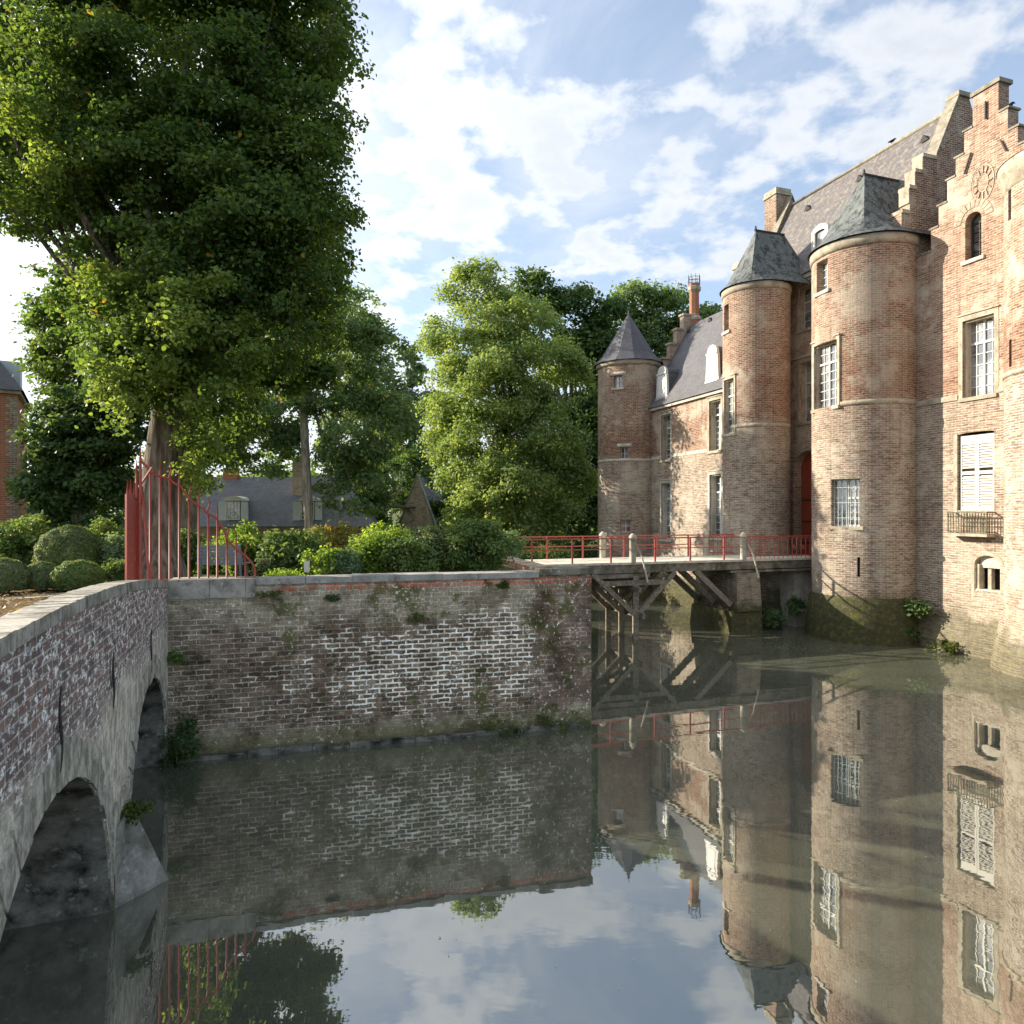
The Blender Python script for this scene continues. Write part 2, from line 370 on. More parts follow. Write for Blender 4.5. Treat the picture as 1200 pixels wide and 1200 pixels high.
def bank_brick():
    m = MT('bank_wall_brick'); uv = warp(m, 0.032, 5); P = m.pos(); s = m.sep(m.uv()); u, z = s[0], s[1]
    n1 = m.noise(P, 0.8, 6, 0.62); n2 = m.noise(P, 3.5, 6, 0.65); n3 = m.noise(P, 28, 3)
    # white mortar zone
    du = m.math('DIVIDE', m.math('SUBTRACT', u, 5.9), 3.0); dz = m.math('DIVIDE', m.math('SUBTRACT', z, m.math('ADD', m.math('MULTIPLY', u, 0.09), 1.2)), 1.0)
    d2 = m.math('ADD', m.math('MULTIPLY', du, du), m.math('MULTIPLY', dz, dz))
    wz_ = m.rng(m.math('ADD', d2, m.math('MULTIPLY', m.math('ADD', m.math('SUBTRACT', n2, 0.5), m.math('MULTIPLY', m.math('SUBTRACT', n1, 0.5), 0.9)), 6.5)), 1.15, 0.55)
    n4 = m.noise(P, 9, 5, 0.7); wz_ = m.math('MULTIPLY', wz_, m.rng(n4, 0.34, 0.48, 0.3, 1.0))
    mort = m.mix(wz_, m.mix(m.rng(n2, 0.4, 0.6), (0.46, 0.43, 0.36), (0.24, 0.22, 0.175)), (0.80, 0.78, 0.72))
    ms = m.math('ADD', m.math('MULTIPLY', wz_, 0.008), 0.012)
    c, f = bricktex(m, uv, (0.20, 0.145, 0.11), (0.085, 0.068, 0.056), mort, bw=0.28, bh=0.102, ms=ms, smooth=0.3)
    bt = m.noise(m.vscale(m.uv(), (3.57, 9.8, 1)), 1.0, 3, 0.7)
    c = m.mix(m.rng(bt, .42, .62, 0, .7), c, m.mix(1.0, c, (.55, .52, .5), 'MULTIPLY')); c = m.mix(m.math('MULTIPLY', wz_, m.rng(n4, .54, .64, 0, .35)), c, (.55, .53, .48)); c = m.mix(m.math('MULTIPLY', m.math('GREATER_THAN', bt, .66), .5), c, (.26, .10, .06))
    # reddish right end
    rz = m.rng(m.math('ADD', u, m.math('MULTIPLY', n2, 0.5)), 7.75, 8.0)
    c = m.mix(m.math('MULTIPLY', rz, 0.75), c, m.mix(m.rng(n2, 0.35, 0.65), (0.15, 0.10, 0.078), (0.085, 0.066, 0.052)))
    # upper courses: earthy, mossed plaster with a strip of red brick
    up = m.rng(m.math('ADD', z, m.math('MULTIPLY', m.math('SUBTRACT', n1, 0.5), 2.2)), 2.35, 2.95)
    c = m.mix(m.math('MULTIPLY', m.math('MULTIPLY', up, 0.45), m.math('SUBTRACT', 1.0, rz)), c, m.mix(m.rng(n3, .3, .7), (0.40, 0.36, 0.28), (0.21, 0.19, 0.145)))
    red = m.math('MULTIPLY', m.math('MULTIPLY', m.rng(z, 3.33, 3.36), m.rng(z, 3.50, 3.47)), m.math('MULTIPLY', m.rng(u, 1.9, 2.3), m.rng(n2, 0.42, 0.5)))
    c = m.mix(m.math('MULTIPLY', red, 0.8), c, m.mix(f, (0.34, 0.10, 0.06), (0.3, 0.27, 0.24)))
    # eroded grey base course
    bs = m.rng(m.math('ADD', z, m.math('MULTIPLY', n1, 1.0)), 1.15, 0.85)
    c = m.mix(m.math('MULTIPLY', bs, 0.75), c, m.mix(m.rng(n2, .38, .62), (0.36, 0.32, 0.25), (0.15, 0.13, 0.095)))
    # moss
    mo = m.rng(m.math('ADD', n1, m.math('MULTIPLY', n2, 0.5)), 0.84, 0.93)
    mo2 = m.rng(m.math('ADD', z, m.math('MULTIPLY', m.math('SUBTRACT', n2, 0.5), 1.2)), 0.55, 0.2)
    c = m.mix(m.math('MULTIPLY', m.math('MAXIMUM', mo, m.math('MULTIPLY', mo2, 0.8)), 0.8), c, m.mix(n3, (0.03, 0.035, 0.012), (0.08, 0.085, 0.02)))
    # pale lichen flecks
    lv = m.noise(m.vadd(P, (3.0, 7.0, 1.0)), 13, 5, 0.7)
    c = m.mix(m.math('MULTIPLY', m.rng(lv, 0.585, 0.64), m.math('MAXIMUM', m.rng(n1, 0.45, 0.6, 0.35, 0.9), rz)), c, (0.55, 0.52, 0.47))
    st = m.noise(m.vscale(P, (2.5, 2.5, 0.3)), 2.0, 5)
    gm = m.noise(m.vadd(P, (9, 2, 4)), 1.6, 7, 0.7); c = m.mix(m.rng(gm, .46, .60, 0, .75), c, m.mix(1.0, c, (0.42, 0.39, 0.33), 'MULTIPLY')); c = m.mix(m.rng(gm, .40, .30, 0, .45), c, (.36, .34, .29))
    wl_ = m.rng(m.math('ADD', z, m.math('MULTIPLY', n2, .18)), 0.30, 0.14, 0, .75); c = m.mix(wl_, c, (.03, .03, .022)); c = m.mix(1.0, c, (2.25, 2.15, 1.98), 'MULTIPLY')
    m.bump(m.math('SUBTRACT', m.math('ADD', m.math('MULTIPLY', n3, 0.5), m.math('MULTIPLY', n2, 1.2)), m.math('MULTIPLY', f, 0.6)), 0.9, 0.03)
    return m.base(c, 0.92, spec=0.15)
M_bank = bank_brick()

def bridge_brick():
    m = MT('stone_bridge_brick'); uv = warp(m, 0.02, 2.5); P = m.pos(); s = m.sep(m.uv()); u, z = s[0], s[1]
    n1 = m.noise(P, 0.9, 6, 0.62); n2 = m.noise(P, 4, 6, 0.65); n3 = m.noise(P, 30, 3)
    c, f = bricktex(m, uv, (0.20, 0.135, 0.115), (0.10, 0.08, 0.074), (0.30, 0.285, 0.27), bw=0.30, bh=0.10, ms=0.013, smooth=0.3)
    # run-off salts: short vertical white dashes
    st = m.noise(m.vscale(P, (1, 1, 1.6)), 8.5, 7, 0.74)
    c = m.mix(m.math('MULTIPLY', m.rng(st, 0.525, 0.585), m.rng(n1, 0.3, 0.5, 0.55, 1.0)), c, (0.66, 0.65, 0.64)); c = m.mix(m.rng(m.noise(m.vadd(P, (5, 5, 5)), 7, 6, .7), .53, .6, 0, .6), c, (.06, .05, .055))
    rd = m.rng(m.noise(m.vadd(m.uv(), (3.1, 2.2, 0)), 5, 2), 0.66, 0.7)
    c = m.mix(m.math('MULTIPLY', rd, 0.6), c, (0.22, 0.05, 0.05))
    # paler lime-washed spandrels low down
    lo = m.rng(m.math('ADD', z, m.math('MULTIPLY', m.math('SUBTRACT', n1, 0.5), 1.5)), 2.95, 2.45)
    c = m.mix(m.math('MULTIPLY', lo, 0.9), c, m.mix(m.rng(m.noise(m.vscale(P, (4, 4, 2.2)), 1.8, 7, .7), .38, .62), (0.52, 0.49, 0.42), (0.24, 0.22, 0.18)))
    mo = m.rng(m.math('ADD', z, m.math('MULTIPLY', m.math('SUBTRACT', n2, 0.5), 2.0)), 0.7, 0.3)
    c = m.mix(m.math('MULTIPLY', mo, 0.7), c, (0.05, 0.05, 0.025))
    c = m.mix(1.0, c, (1.72, 1.66, 1.58), 'MULTIPLY')
    m.bump(m.math('SUBTRACT', m.math('ADD', m.math('MULTIPLY', n3, 0.4), m.math('MULTIPLY', n2, 1.1)), m.math('MULTIPLY', f, 0.6)), 0.8, 0.03)
    return m.base(c, 0.9, spec=0.15)
M_bridge = bridge_brick()
def ring_stone():
    m = MT('arch_limestone'); P = m.pos()
    st = m.noise(m.vscale(P, (4, 4, 2.2)), 1.9, 7, 0.7); b = m.noise(P, 25, 3); n2 = m.noise(P, 3, 5)
    c = m.mix(m.rng(st, 0.36, 0.62), (0.66, 0.61, 0.51), (0.29, 0.26, 0.205))
    c = m.mix(m.rng(n2, 0.55, 0.7, 0, 0.6), c, (0.10, 0.09, 0.06)); c = m.mix(m.rng(b, 0.35, 0.7, 0, 0.5), c, m.mix(1.0, c, (0.6,)*3, 'MULTIPLY'))
    z = m.sep(P)[2]
    c = m.mix(m.rng(m.math('ADD', z, n2), 0.95, 0.6, 0, 0.75), c, (0.06, 0.058, 0.025))
    m.bump(m.math('ADD', st, m.math('MULTIPLY', b, 0.4)), 0.6, 0.03); return m.base(c, 0.9, spec=0.15)
M_ring = ring_stone()

def slate(name, c1, c2, w=0.22, h=0.12, lichen=0.0, old=0.0):
    m = MT(name); P = m.pos()
    a = m.noise(P, 1.4, 5, 0.6); b = m.noise(P, 7, 4)
    c, f = bricktex(m, m.uv(), c1, c2, tuple(x*0.55 for x in c2), bw=w, bh=h, ms=0.006, smooth=0.1)
    c = m.mix(m.rng(a, 0.35, 0.7, 0, 0.4), c, m.mix(1.0, c, (0.65, 0.66, 0.7), 'MULTIPLY'))
    if lichen:
        c = m.mix(m.math('MULTIPLY', m.rng(b, 0.60, 0.68), lichen), c, (0.42, 0.25, 0.08))
        c = m.mix(m.math('MULTIPLY', m.rng(m.noise(P, 4, 5), 0.5, 0.65), lichen*0.6), c, (0.36, 0.33, 0.25))
    if old:
        c = m.mix(m.math('MULTIPLY', m.rng(m.noise(m.vscale(P, (3, 3, 1.0)), 1.3, 6, 0.7), 0.50, 0.56), old), c, (0.022, 0.022, 0.026))
        c = m.mix(m.math('MULTIPLY', m.rng(m.noise(P, 5, 5), 0.52, 0.62), old*0.6), c, (0.20, 0.21, 0.19))
    m.bump(m.math('SUBTRACT', m.math('MULTIPLY', b, 0.5), f), 0.5, 0.015)
    return m.base(c, 0.62, spec=0.35)
M_roof = slate('lichened_tile_roof', (0.175, 0.158, 0.155), (0.125, 0.113, 0.112), lichen=0.6)
M_slate = slate('blue_grey_slate', (0.15, 0.145, 0.155), (0.11, 0.108, 0.115))
M_slate_old = slate('old_green_slate', (0.17, 0.185, 0.175), (0.11, 0.125, 0.12), w=0.2, h=0.11, old=0.85)
M_slate_cone = slate('dark_cone_slate', (0.14, 0.135, 0.145), (0.10, 0.10, 0.11))
M_lead = MT('lead_flashing').base((0.055, 0.052, 0.052), 0.7, spec=0.2)

def paint(name, col, rough=0.5, wear=0.3, wearc=(0.45, 0.2, 0.12)):
    m = MT(name); P = m.pos(); a = m.noise(P, 14, 5, 0.65)
    c = m.mix(m.rng(a, 0.56, 0.7, 0, wear), col, wearc); c = m.mix(m.rng(m.noise(P, 3, 3), 0.3, 0.7, 0, 0.25), c, m.mix(1.0, c, (0.7,)*3, 'MULTIPLY'))
    m.bump(a, 0.15, 0.005); return m.base(c, rough, spec=0.4)
M_white = paint('white_window_paint', (0.66, 0.65, 0.61), 0.5, 0.25, (0.55, 0.52, 0.46))
M_shutter = paint('cream_shutter_paint', (0.56, 0.535, 0.48), 0.55, 0.2, (0.5, 0.46, 0.38))
M_red = paint('faded_red_paint', (0.36, 0.070, 0.042), 0.5, 0.6, (0.46, 0.22, 0.16))
M_redrail = paint('sunbleached_red_paint', (0.48, 0.11, 0.075), 0.55, 0.6, (0.5, 0.28, 0.22))
M_iron = paint('rusty_iron', (0.045, 0.038, 0.034), 0.7, 0.5, (0.12, 0.06, 0.035))
M_bluegrey = paint('blue_grey_bench_paint', (0.27, 0.31, 0.36), 0.6, 0.3, (0.2, 0.2, 0.19))
M_ltblue = paint('pale_shutter_paint', (0.56, 0.64, 0.66), 0.6, 0.2, (0.4, 0.4, 0.38))
M_green_rail = stone('lichened_iron_railing', (0.20, 0.19, 0.12), (0.09, 0.085, 0.06), 0.3)
def glassmat():
    m = MT('old_window_glass'); P = m.pos(); a = m.noise(P, 2.2, 2)
    m.bump(a, 0.25, 0.02); c = m.mix(m.rng(m.noise(P, 1.3, 3), .4, .6), (0.07, 0.075, 0.08), (0.32, 0.33, 0.33))  # pale patches put sky reflection and curtains into the pane colour
    m.base(c, 0.06, spec=1.0); m.b.inputs['IOR'].default_value = 1.9; return m.m
M_glass = glassmat()
M_dark = MT('dark_interior').base((0.015, 0.013, 0.011), 0.9)
def wood(name, c1, c2):
    m = MT(name); P = m.pos(); a = m.noise(m.vscale(m.uv(), (1, 1, 1)), 9, 5); b = m.noise(P, 3, 4); g = m.noise(P, 30, 3)
    c = m.mix(m.rng(a, 0.3, 0.7), c1, c2); c = m.mix(m.rng(b, 0.5, 0.68, 0, 0.6), c, (0.11, 0.11, 0.05)); c = m.mix(m.rng(g, .4, .7, 0, .5), c, m.mix(1.0, c, (0.5,)*3, 'MULTIPLY'))
    m.bump(m.math('ADD', a, g), 0.5, 0.015); return m.base(c, 0.85, spec=0.15)
M_wood = wood('weathered_grey_oak', (0.38, 0.33, 0.25), (0.18, 0.15, 0.115))
def bark(name, c1, c2):
    m = MT(name); P = m.pos(); a = m.noise(m.vscale(P, (9, 9, 1.1)), 1.3, 7, 0.65); b = m.noise(P, 2, 4)
    c = m.mix(m.rng(a, 0.35, 0.65), c2, c1); c = m.mix(m.rng(b, 0.5, 0.7, 0, 0.4), c, (0.08, 0.09, 0.04))
    m.bump(a, 1.0, 0.06); return m.base(c, 0.95, spec=0.1)
M_bark = bark('linden_bark', (0.28, 0.235, 0.18), (0.08, 0.063, 0.05))
M_bark_pale = bark('pale_bark', (0.48, 0.42, 0.34), (0.22, 0.18, 0.14))
def leafmat(name, c1, c2, cacc=None, acc=0.02, trans=0.45, patch=None):
    m = MT(name); g = nd(m.N, 'ShaderNodeNewGeometry'); r = g.outputs['Random Per Island']; P = g.outputs['Position']
    c = m.mix(r, c1, c2)
    n = m.noise(P, 0.9, 3); c = m.mix(m.rng(n, 0.38, 0.62, 0, 0.8), c, m.mix(1.0, c, (0.62, 0.72, 0.7), 'MULTIPLY'))
    if patch: c = m.mix(m.rng(m.noise(P, 0.5, 4), 0.52, 0.62, 0, 0.75), c, patch)
    if cacc: c = m.mix(m.math('GREATER_THAN', r, 1-acc), c, cacc)
    c = m.mix(1.0, c, (1.22, 1.33, 1.32), 'MULTIPLY')
    m.base(c, 0.55, spec=0.22)
    t = nd(m.N, 'ShaderNodeBsdfTranslucent'); tcn = m.mix(1.0, c, (2.1, 1.9, 0.8), 'MULTIPLY'); m.L.new(tcn, t.inputs[0])
    ms = nd(m.N, 'ShaderNodeMixShader'); ms.inputs[0].default_value = trans; m.L.new(m.b.outputs[0], ms.inputs[1]); m.L.new(t.outputs[0], ms.inputs[2]); m.L.new(ms.outputs[0], m.o.inputs[0])
    return m.m
M_lf_linden = leafmat('linden_leaves', (0.055, 0.092, 0.030), (0.125, 0.17, 0.05), (0.34, 0.17, 0.03), 0.004, 0.5)
M_lf_dark = leafmat('dark_leaves', (0.048, 0.082, 0.030), (0.095, 0.14, 0.048), None, 0, 0.35)
M_lf_mid = leafmat('mid_leaves', (0.09, 0.135, 0.062), (0.165, 0.215, 0.095), (0.3, 0.2, 0.05), 0.01, 0.4)
M_lf_grey = leafmat('grey_green_leaves', (0.12, 0.165, 0.10), (0.20, 0.245, 0.15), None, 0, 0.4)
M_lf_light = leafmat('ash_leaves', (0.14, 0.185, 0.07), (0.26, 0.30, 0.12), None, 0, 0.4, patch=(0.25, 0.29, 0.10))
M_lf_shrub = leafmat('shrub_leaves', (0.085, 0.125, 0.040), (0.17, 0.215, 0.07), (0.35, 0.2, 0.06), 0.01, 0.35)
M_lf_box = leafmat('clipped_box_leaves', (0.11, 0.135, 0.06), (0.19, 0.22, 0.10), (0.28, 0.2, 0.08), 0.03, 0.3)
M_lf_lime = leafmat('bright_shrub_leaves', (0.14, 0.20, 0.04), (0.26, 0.32, 0.07), None, 0, 0.45)
M_lf_bronze = leafmat('bronze_shrub_leaves', (0.18, 0.19, 0.055), (0.34, 0.27, 0.085), (0.3, 0.12, 0.04), 0.2, 0.4)
M_moss = leafmat('moss_and_fern', (0.06, 0.075, 0.018), (0.12, 0.14, 0.03), None, 0, 0.3)

def red_brick_house():
    m = MT('red_brick_house'); uv = warp(m); P = m.pos(); a = m.noise(P, 1.2, 5); b = m.noise(P, 14, 4)
    c, f = bricktex(m, uv, (0.46, 0.15, 0.075), (0.33, 0.11, 0.06), (0.42, 0.30, 0.20)); c = m.mix(m.rng(a, .35, .7, 0, .5), c, (0.30, 0.17, 0.10)); m.bump(m.math('SUBTRACT', b, f), .5, .02)
    return m.base(c, .9, spec=.15)
M_redbrick = red_brick_house()
def soilmat(name, c1, c2, c3, s3=0.55):
    m = MT(name); P = m.pos(); a = m.noise(P, 1.1, 6, 0.65); b = m.noise(P, 26, 4, 0.7)
    c = m.mix(m.rng(b, 0.35, 0.65), c1, c2); c = m.mix(m.rng(a, s3, s3+0.12), c, c3); m.bump(b, 0.8, 0.05); return m.base(c, 0.95, spec=0.1)
M_soil = soilmat('leaf_strewn_soil', (0.10, 0.065, 0.04), (0.24, 0.15, 0.085), (0.20, 0.18, 0.08))
M_ground = soilmat('garden_ground', (0.07, 0.085, 0.03), (0.11, 0.12, 0.045), (0.13, 0.10, 0.05))

def watermat():
    m = MT('murky_moat_water'); P = m.pos()
    y = m.sep(P)[1]
    w1 = m.noise(m.vscale(P, (1.0, 2.2, 1)), 0.8, 3, 0.5); w2 = m.noise(m.vscale(P, (1.0, 1.8, 1)), 5.0, 3, 0.55)
    calm = m.rng(m.noise(m.vscale(P, (0.6, 1.4, 1)), 0.35, 3), 0.4, 0.62, 0.25, 1.0)
    h = m.math('ADD', m.math('MULTIPLY', w1, 1.0), m.math('MULTIPLY', m.math('MULTIPLY', w2, 0.10), calm))
    bn = m.bump(h, 0.13, 0.014)
    n1 = m.noise(m.vscale(P, (1, 2, 1)), 0.5, 4)
    c = m.mix(m.rng(n1, 0.35, 0.65), (0.096, 0.102, 0.074), (0.114, 0.118, 0.086))
    d = nd(m.N, 'ShaderNodeBsdfDiffuse'); m.put(d.inputs[0], c)
    g = nd(m.N, 'ShaderNodeBsdfGlossy'); g.inputs['Roughness'].default_value = 0.012; g.inputs['Color'].default_value = (0.95, 0.95, 0.92, 1); m.L.new(bn, g.inputs['Normal'])
    fr = nd(m.N, 'ShaderNodeFresnel'); fr.inputs[0].default_value = 3.1; m.L.new(bn, fr.inputs['Normal'])
    fac = m.math('ADD', m.math('MULTIPLY', fr.outputs[0], 1.0), 0.08, clamp=True)
    ms = nd(m.N, 'ShaderNodeMixShader'); m.L.new(fac, ms.inputs[0]); m.L.new(d.outputs[0], ms.inputs[1]); m.L.new(g.outputs[0], ms.inputs[2]); m.L.new(ms.outputs[0], m.o.inputs[0])
    return m.m
M_water = watermat()

# ------------------------------------------------------------------ setting
A = Vector((-6.88, 13.65, 0)); E1 = Vector((0.9658, 0.2594, 0)); E1N = Vector((0.2594, -0.9658, 0))   # bank wall
BW = 9.05
B = A+E1*BW
LB = Vector((-0.2594, 0.9658, 0))   # direction of the bank running away from B
def sheet(name, pts, z, mat, kind='structure'):
    mb = MB(); mb.face([(p[0], p[1], z) for p in pts]); return tag(mb.build(name, mat), kind=kind)
w = MB(); w.face([(-120, -60, 0), (140, -60, 0), (140, 140, 0), (-120, 140, 0)]); tag(w.build('water', M_water), kind='structure')
bed = MB(); bed.face([(-1500, -1500, -1.6), (1500, -1500, -1.6), (1500, 1500, -1.6), (-1500, 1500, -1.6)]); tag(bed.build('moat_bed', M_ground), kind='structure')
# garden land: front strip level, then easing down
in1 = A+E1*-60-E1N*0.3; in2 = B-E1N*0.3-E1*0.3; C1 = in2+LB*29
gr = MB()
def gz(p): # ground height by distance
    d = p[1]; return 3.3 - 1.5*min(1, max(0, (d-26)/10))
rows = [0, 3, 6, 9, 12, 15, 18, 21, 25, 29]
L0 = [in1+LB*r for r in rows]; R0 = [in2+LB*r for r in rows]
nc = 24
for i in range(len(rows)-1):
    for j in range(nc):
        q = []
        for (a_, b_, t) in ((L0[i], R0[i], j/nc), (L0[i], R0[i], (j+1)/nc), (L0[i+1], R0[i+1], (j+1)/nc), (L0[i+1], R0[i+1], j/nc)):
            p = a_.lerp(b_, t); q.append((p.x, p.y, gz(p)))
        gr.face(q)
far = [L0[-1], R0[-1], Vector((30, C1.y+4, 0)), Vector((500, C1.y+20, 0)), Vector((1400, 1400, 0)), Vector((-1400, 1400, 0)), Vector((-1400, L0[-1].y-300, 0))]
gr.face([(p.x, p.y, 1.8) for p in far])
# bank earth faces
for a_, b_ in ((R0[-1], far[2]), (far[2], far[3])):
    gr.face([(a_.x, a_.y, -1.6), (b_.x, b_.y, -1.6), (b_.x, b_.y, 1.8), (a_.x, a_.y, 1.8)])
tag(gr.build('ground', M_ground), kind='structure')
# leaf-strewn soil in front of the shrubs
so_ = MB(); q = [A+E1*-14+E1N*.3, A+E1*-.45+E1N*.3, A+E1*-.45-E1N*0.62, A+E1*2.0-E1N*0.62, A+E1*2.0-E1N*3.2, A+E1*-14-E1N*3.2]
so_.face([(p.x, p.y, 3.325) for p in q]); tag(so_.build('soil', M_soil), kind='structure')

# ------------------------------------------------------------------ bank wall
bwall = MB()
def bm(u, z, d): p = A+E1*u-E1N*d; return Vector((p.x, p.y, z))
bw = empty('bank_wall', (A.x+4, A.y+1, 0), 'weathered brick quay wall with white mortar joints rising from the moat', 'wall')
colwall(bwall, -4, BW, -1.2, lambda u: 3.27 if u < -.01 else 3.5 if u < 1.65 else (3.50 if u < 7.75 else 3.55), [], bm, 0.6, extra=(0, 1.65, 7.75))
bwall.build('brick_face', M_bank, bw)
side = MB()
def bs_(u, z, d): p = B+LB*u-E1*d; return Vector((p.x, p.y, z))
colwall(side, 0.6, 26, -1.2, lambda u: 3.5 - 1.7*min(1, max(0, (u-11)/9)), [], bs_, 0.6, step=2)
side.build('return_wall', M_bank, bw)
# copings: individual slabs with joints
def coping(u0, u1, z0, z1, front, backd, ln, mat, jit=0.012, name='coping'):
    mb = MB(); u = u0
    while u < u1-0.02:
        l = min(ln*random.uniform(0.8, 1.2), u1-u); j = random.uniform(-jit, jit); jz = random.uniform(-jit, jit)*0.6
        mb.obox(bm, u+0.004, u+l-0.004, z0, z1+jz, -front+j, backd+j); u += l
    return mb.build(name, mat, bw)
coping(0.0, 1.66, 3.25, 3.637, 0.03, 0.55, 0.83, M_coping)
coping(1.66, 7.75, 3.503, 3.63, 0.04, 0.5, 1.0, M_cap)
coping(7.75, BW+0.03, 3.553, 3.70, 0.05, 0.65, 0.66, M_mossy)
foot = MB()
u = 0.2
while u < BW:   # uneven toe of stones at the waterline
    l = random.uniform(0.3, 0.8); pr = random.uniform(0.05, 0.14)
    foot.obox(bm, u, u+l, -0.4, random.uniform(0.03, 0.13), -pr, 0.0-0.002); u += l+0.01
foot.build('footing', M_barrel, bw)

# ------------------------------------------------------------------ near stone bridge
BD = Vector((-0.3426, 0.9395, 0)); BN = Vector((0.9395, 0.3426, 0))
def br_(u, z, d): p = A+BD*u-BN*d; return Vector((p.x, p.y, z))
sb = empty('stone_bridge', (A.x+1, A.y-5, 0), 'humped brick bridge with pale stone arches and grey coping over the moat', 'bridge')
topf = lambda u: 3.97-0.50*((u+7.8)/7.8)**2 if u > -15 else 3.55
deckf = lambda u: 3.32+0.12*(1-min(1, abs(u+7.8)/7.8))
arches = [(-4.29, -0.16, -2, 0.05, 2.10), (-10.33, -5.43, -2, 0.0, 2.42), (-16.4, -11.5, -2, 0.0, 2.4)]
body = MB(); colwall(body, -20, 0, -1.2, deckf, arches, br_, 5.2, step=1.2); body.build('arched_body', M_bridge, sb)
par = MB(); colwall(par, -20, 0, deckf, topf, [], br_, 0.29, step=0.6); par.build('parapet', M_bridge, sb)
cp = MB(); u = -20.0
while u < -0.05:
    l = min(random.uniform(0.10, 0.14), -0.0-u); zt = topf(u+l/2); j = random.uniform(-.009, .009); t0, t1 = topf(u), topf(u+l); jz = random.uniform(-.005, .004)
    hh = 0.14
    P = lambda uu, v, d: br_(uu, (t0+(t1-t0)*(uu-u)/l)+v, d)
    cp.obox(P, u+0.0005, u+l-0.0015, 0.002, hh+jz, -0.018+j, 0.31+j); u += l
cp.build('coping', M_coping, sb)
dk = MB()
for a_, b_ in zip(bars(-20, 0, 16)[:-1], bars(-20, 0, 16)[1:]):
    dk.face([br_(a_, deckf(a_)+.006, .295), br_(b_, deckf(b_)+.006, .295), br_(b_, deckf(b_)+.006, 5.2), br_(a_, deckf(a_)+.006, 5.2)])
dk.build('deck', M_soil, sb)
for (a0, a1, _, zs, rise) in arches:    # voussoir rings and jamb stones
    rg = MB(); c = (a0+a1)/2; hw = (a1-a0)/2; n = 22; tk = 0.40
    for i in range(n):
        t0 = math.pi*i/n+0.008; t1 = math.pi*(i+1)/n-0.008; o = random.uniform(0.006, 0.03); tt = tk*random.uniform(0.86, 1.08)
        a_end = min(tt, 0.15) if a1 > -1 else tt
        def pt(t, r, d):
            rr = r
            uu = c+math.cos(t)*(hw+rr); vv = zs+math.sin(t)*(rise+rr)
            return br_(min(uu, -0.004), vv, d)
        for (ts, te) in ((t0, t1),):
            q = [pt(ts, 0, -o), pt(ts, tt, -o), pt(te, tt, -o), pt(te, 0, -o)]; qb = [pt(ts, 0, .25), pt(ts, tt, .25), pt(te, tt, .25), pt(te, 0, .25)]
            q = q; rg.face(q); 
            for k in range(4):
                m_ = (k+1) % 4; rg.face([q[m_], q[k], qb[k], qb[m_]])
    rg.build('arch_ring', M_ring, sb)
    # barrel lining (soffit) slightly inside the opening
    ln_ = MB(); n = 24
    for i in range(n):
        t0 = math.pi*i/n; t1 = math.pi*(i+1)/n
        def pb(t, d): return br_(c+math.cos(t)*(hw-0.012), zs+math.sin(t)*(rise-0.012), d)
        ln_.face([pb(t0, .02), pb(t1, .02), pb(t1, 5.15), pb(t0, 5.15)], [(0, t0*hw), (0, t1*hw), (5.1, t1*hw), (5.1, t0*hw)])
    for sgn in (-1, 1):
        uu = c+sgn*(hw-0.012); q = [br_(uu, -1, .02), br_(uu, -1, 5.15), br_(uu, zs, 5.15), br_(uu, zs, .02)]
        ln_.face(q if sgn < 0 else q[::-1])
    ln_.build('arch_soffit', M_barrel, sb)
# pier facing + cutwater
for (p0, p1) in ((-5.43, -4.29), (-11.5, -10.33)):
    pf = MB(); z = -0.6
    while z < 1.25:
        h = random.uniform(0.22, 0.34); m_ = random.uniform(p0+.3, p1-.3); o = random.uniform(.02, .035)
        pf.obox(br_, p0-0.0, m_-.004, z+.003, z+h-.003, -o, .1); pf.obox(br_, m_+.004, p1, z+.003, z+h-.003, -o-.004, .1); z += h
    pf.build('pier_facing', M_ring, sb)
    cw = MB(); c = (p0+p1)/2; tip = 0.58
    tb = [br_(p0+.05, -0.5, -.03), br_(c, -0.5, -tip-.25), br_(p1-.05, -0.5, -.03)]
    mid = [br_(p0+.05, 0.12, -.03), br_(c, 0.0, -tip), br_(p1-.05, 0.12, -.03)]
    tp = [br_(p0+.08, .98, -.03), br_(c, 1.06, -.14), br_(p1-.08, .98, -.03)]
    for (lo, hi) in ((tb, mid), (mid, tp)):
        cw.face([lo[0], lo[1], hi[1], hi[0]]); cw.face([lo[1], lo[2], hi[2], hi[1]])
    cw.face([tp[0], tp[1], tp[2]])
    cw.build('cutwater', M_barrel if False else stone('cutwater_stone_%d' % int(-p0), (0.36, 0.335, 0.295), (0.17, 0.16, 0.135), 0.35, 0.3), sb)
# iron wall ties
for (ux, y0, y1) in ((None, 0, 0),):
    pass
def tie(u, z0, z1, lean=0.0):
    t = MB(); n = 9; pts = []
    for i in range(n):
        f = i/(n-1); pts.append(br_(u+math.sin(f*math.pi*2)*0.045+lean*(f-.5), z0+(z1-z0)*f, -0.03))
    t.tube(pts, [0.006, .010, .012, .014, .016, .014, .012, .010, .006], 6)
    t.bar(br_(u-.05, (z0+z1)/2, -.03), br_(u+.05, (z0+z1)/2, -.03), .02); t.build('iron_tie', M_iron, sb)
def bu(px):
    r = (px-600)/800; u = (r*A.y-A.x)/(BD.x-r*BD.y); return u, A.y+BD.y*u
for px, y0, y1 in ((67, 905, 805), (130, 830, 765), (175, 788, 738)):
    u, D = bu(px); tie(u, CAMZ+(600-y0)*D/800, CAMZ+(600-y1)*D/800, 0.03)

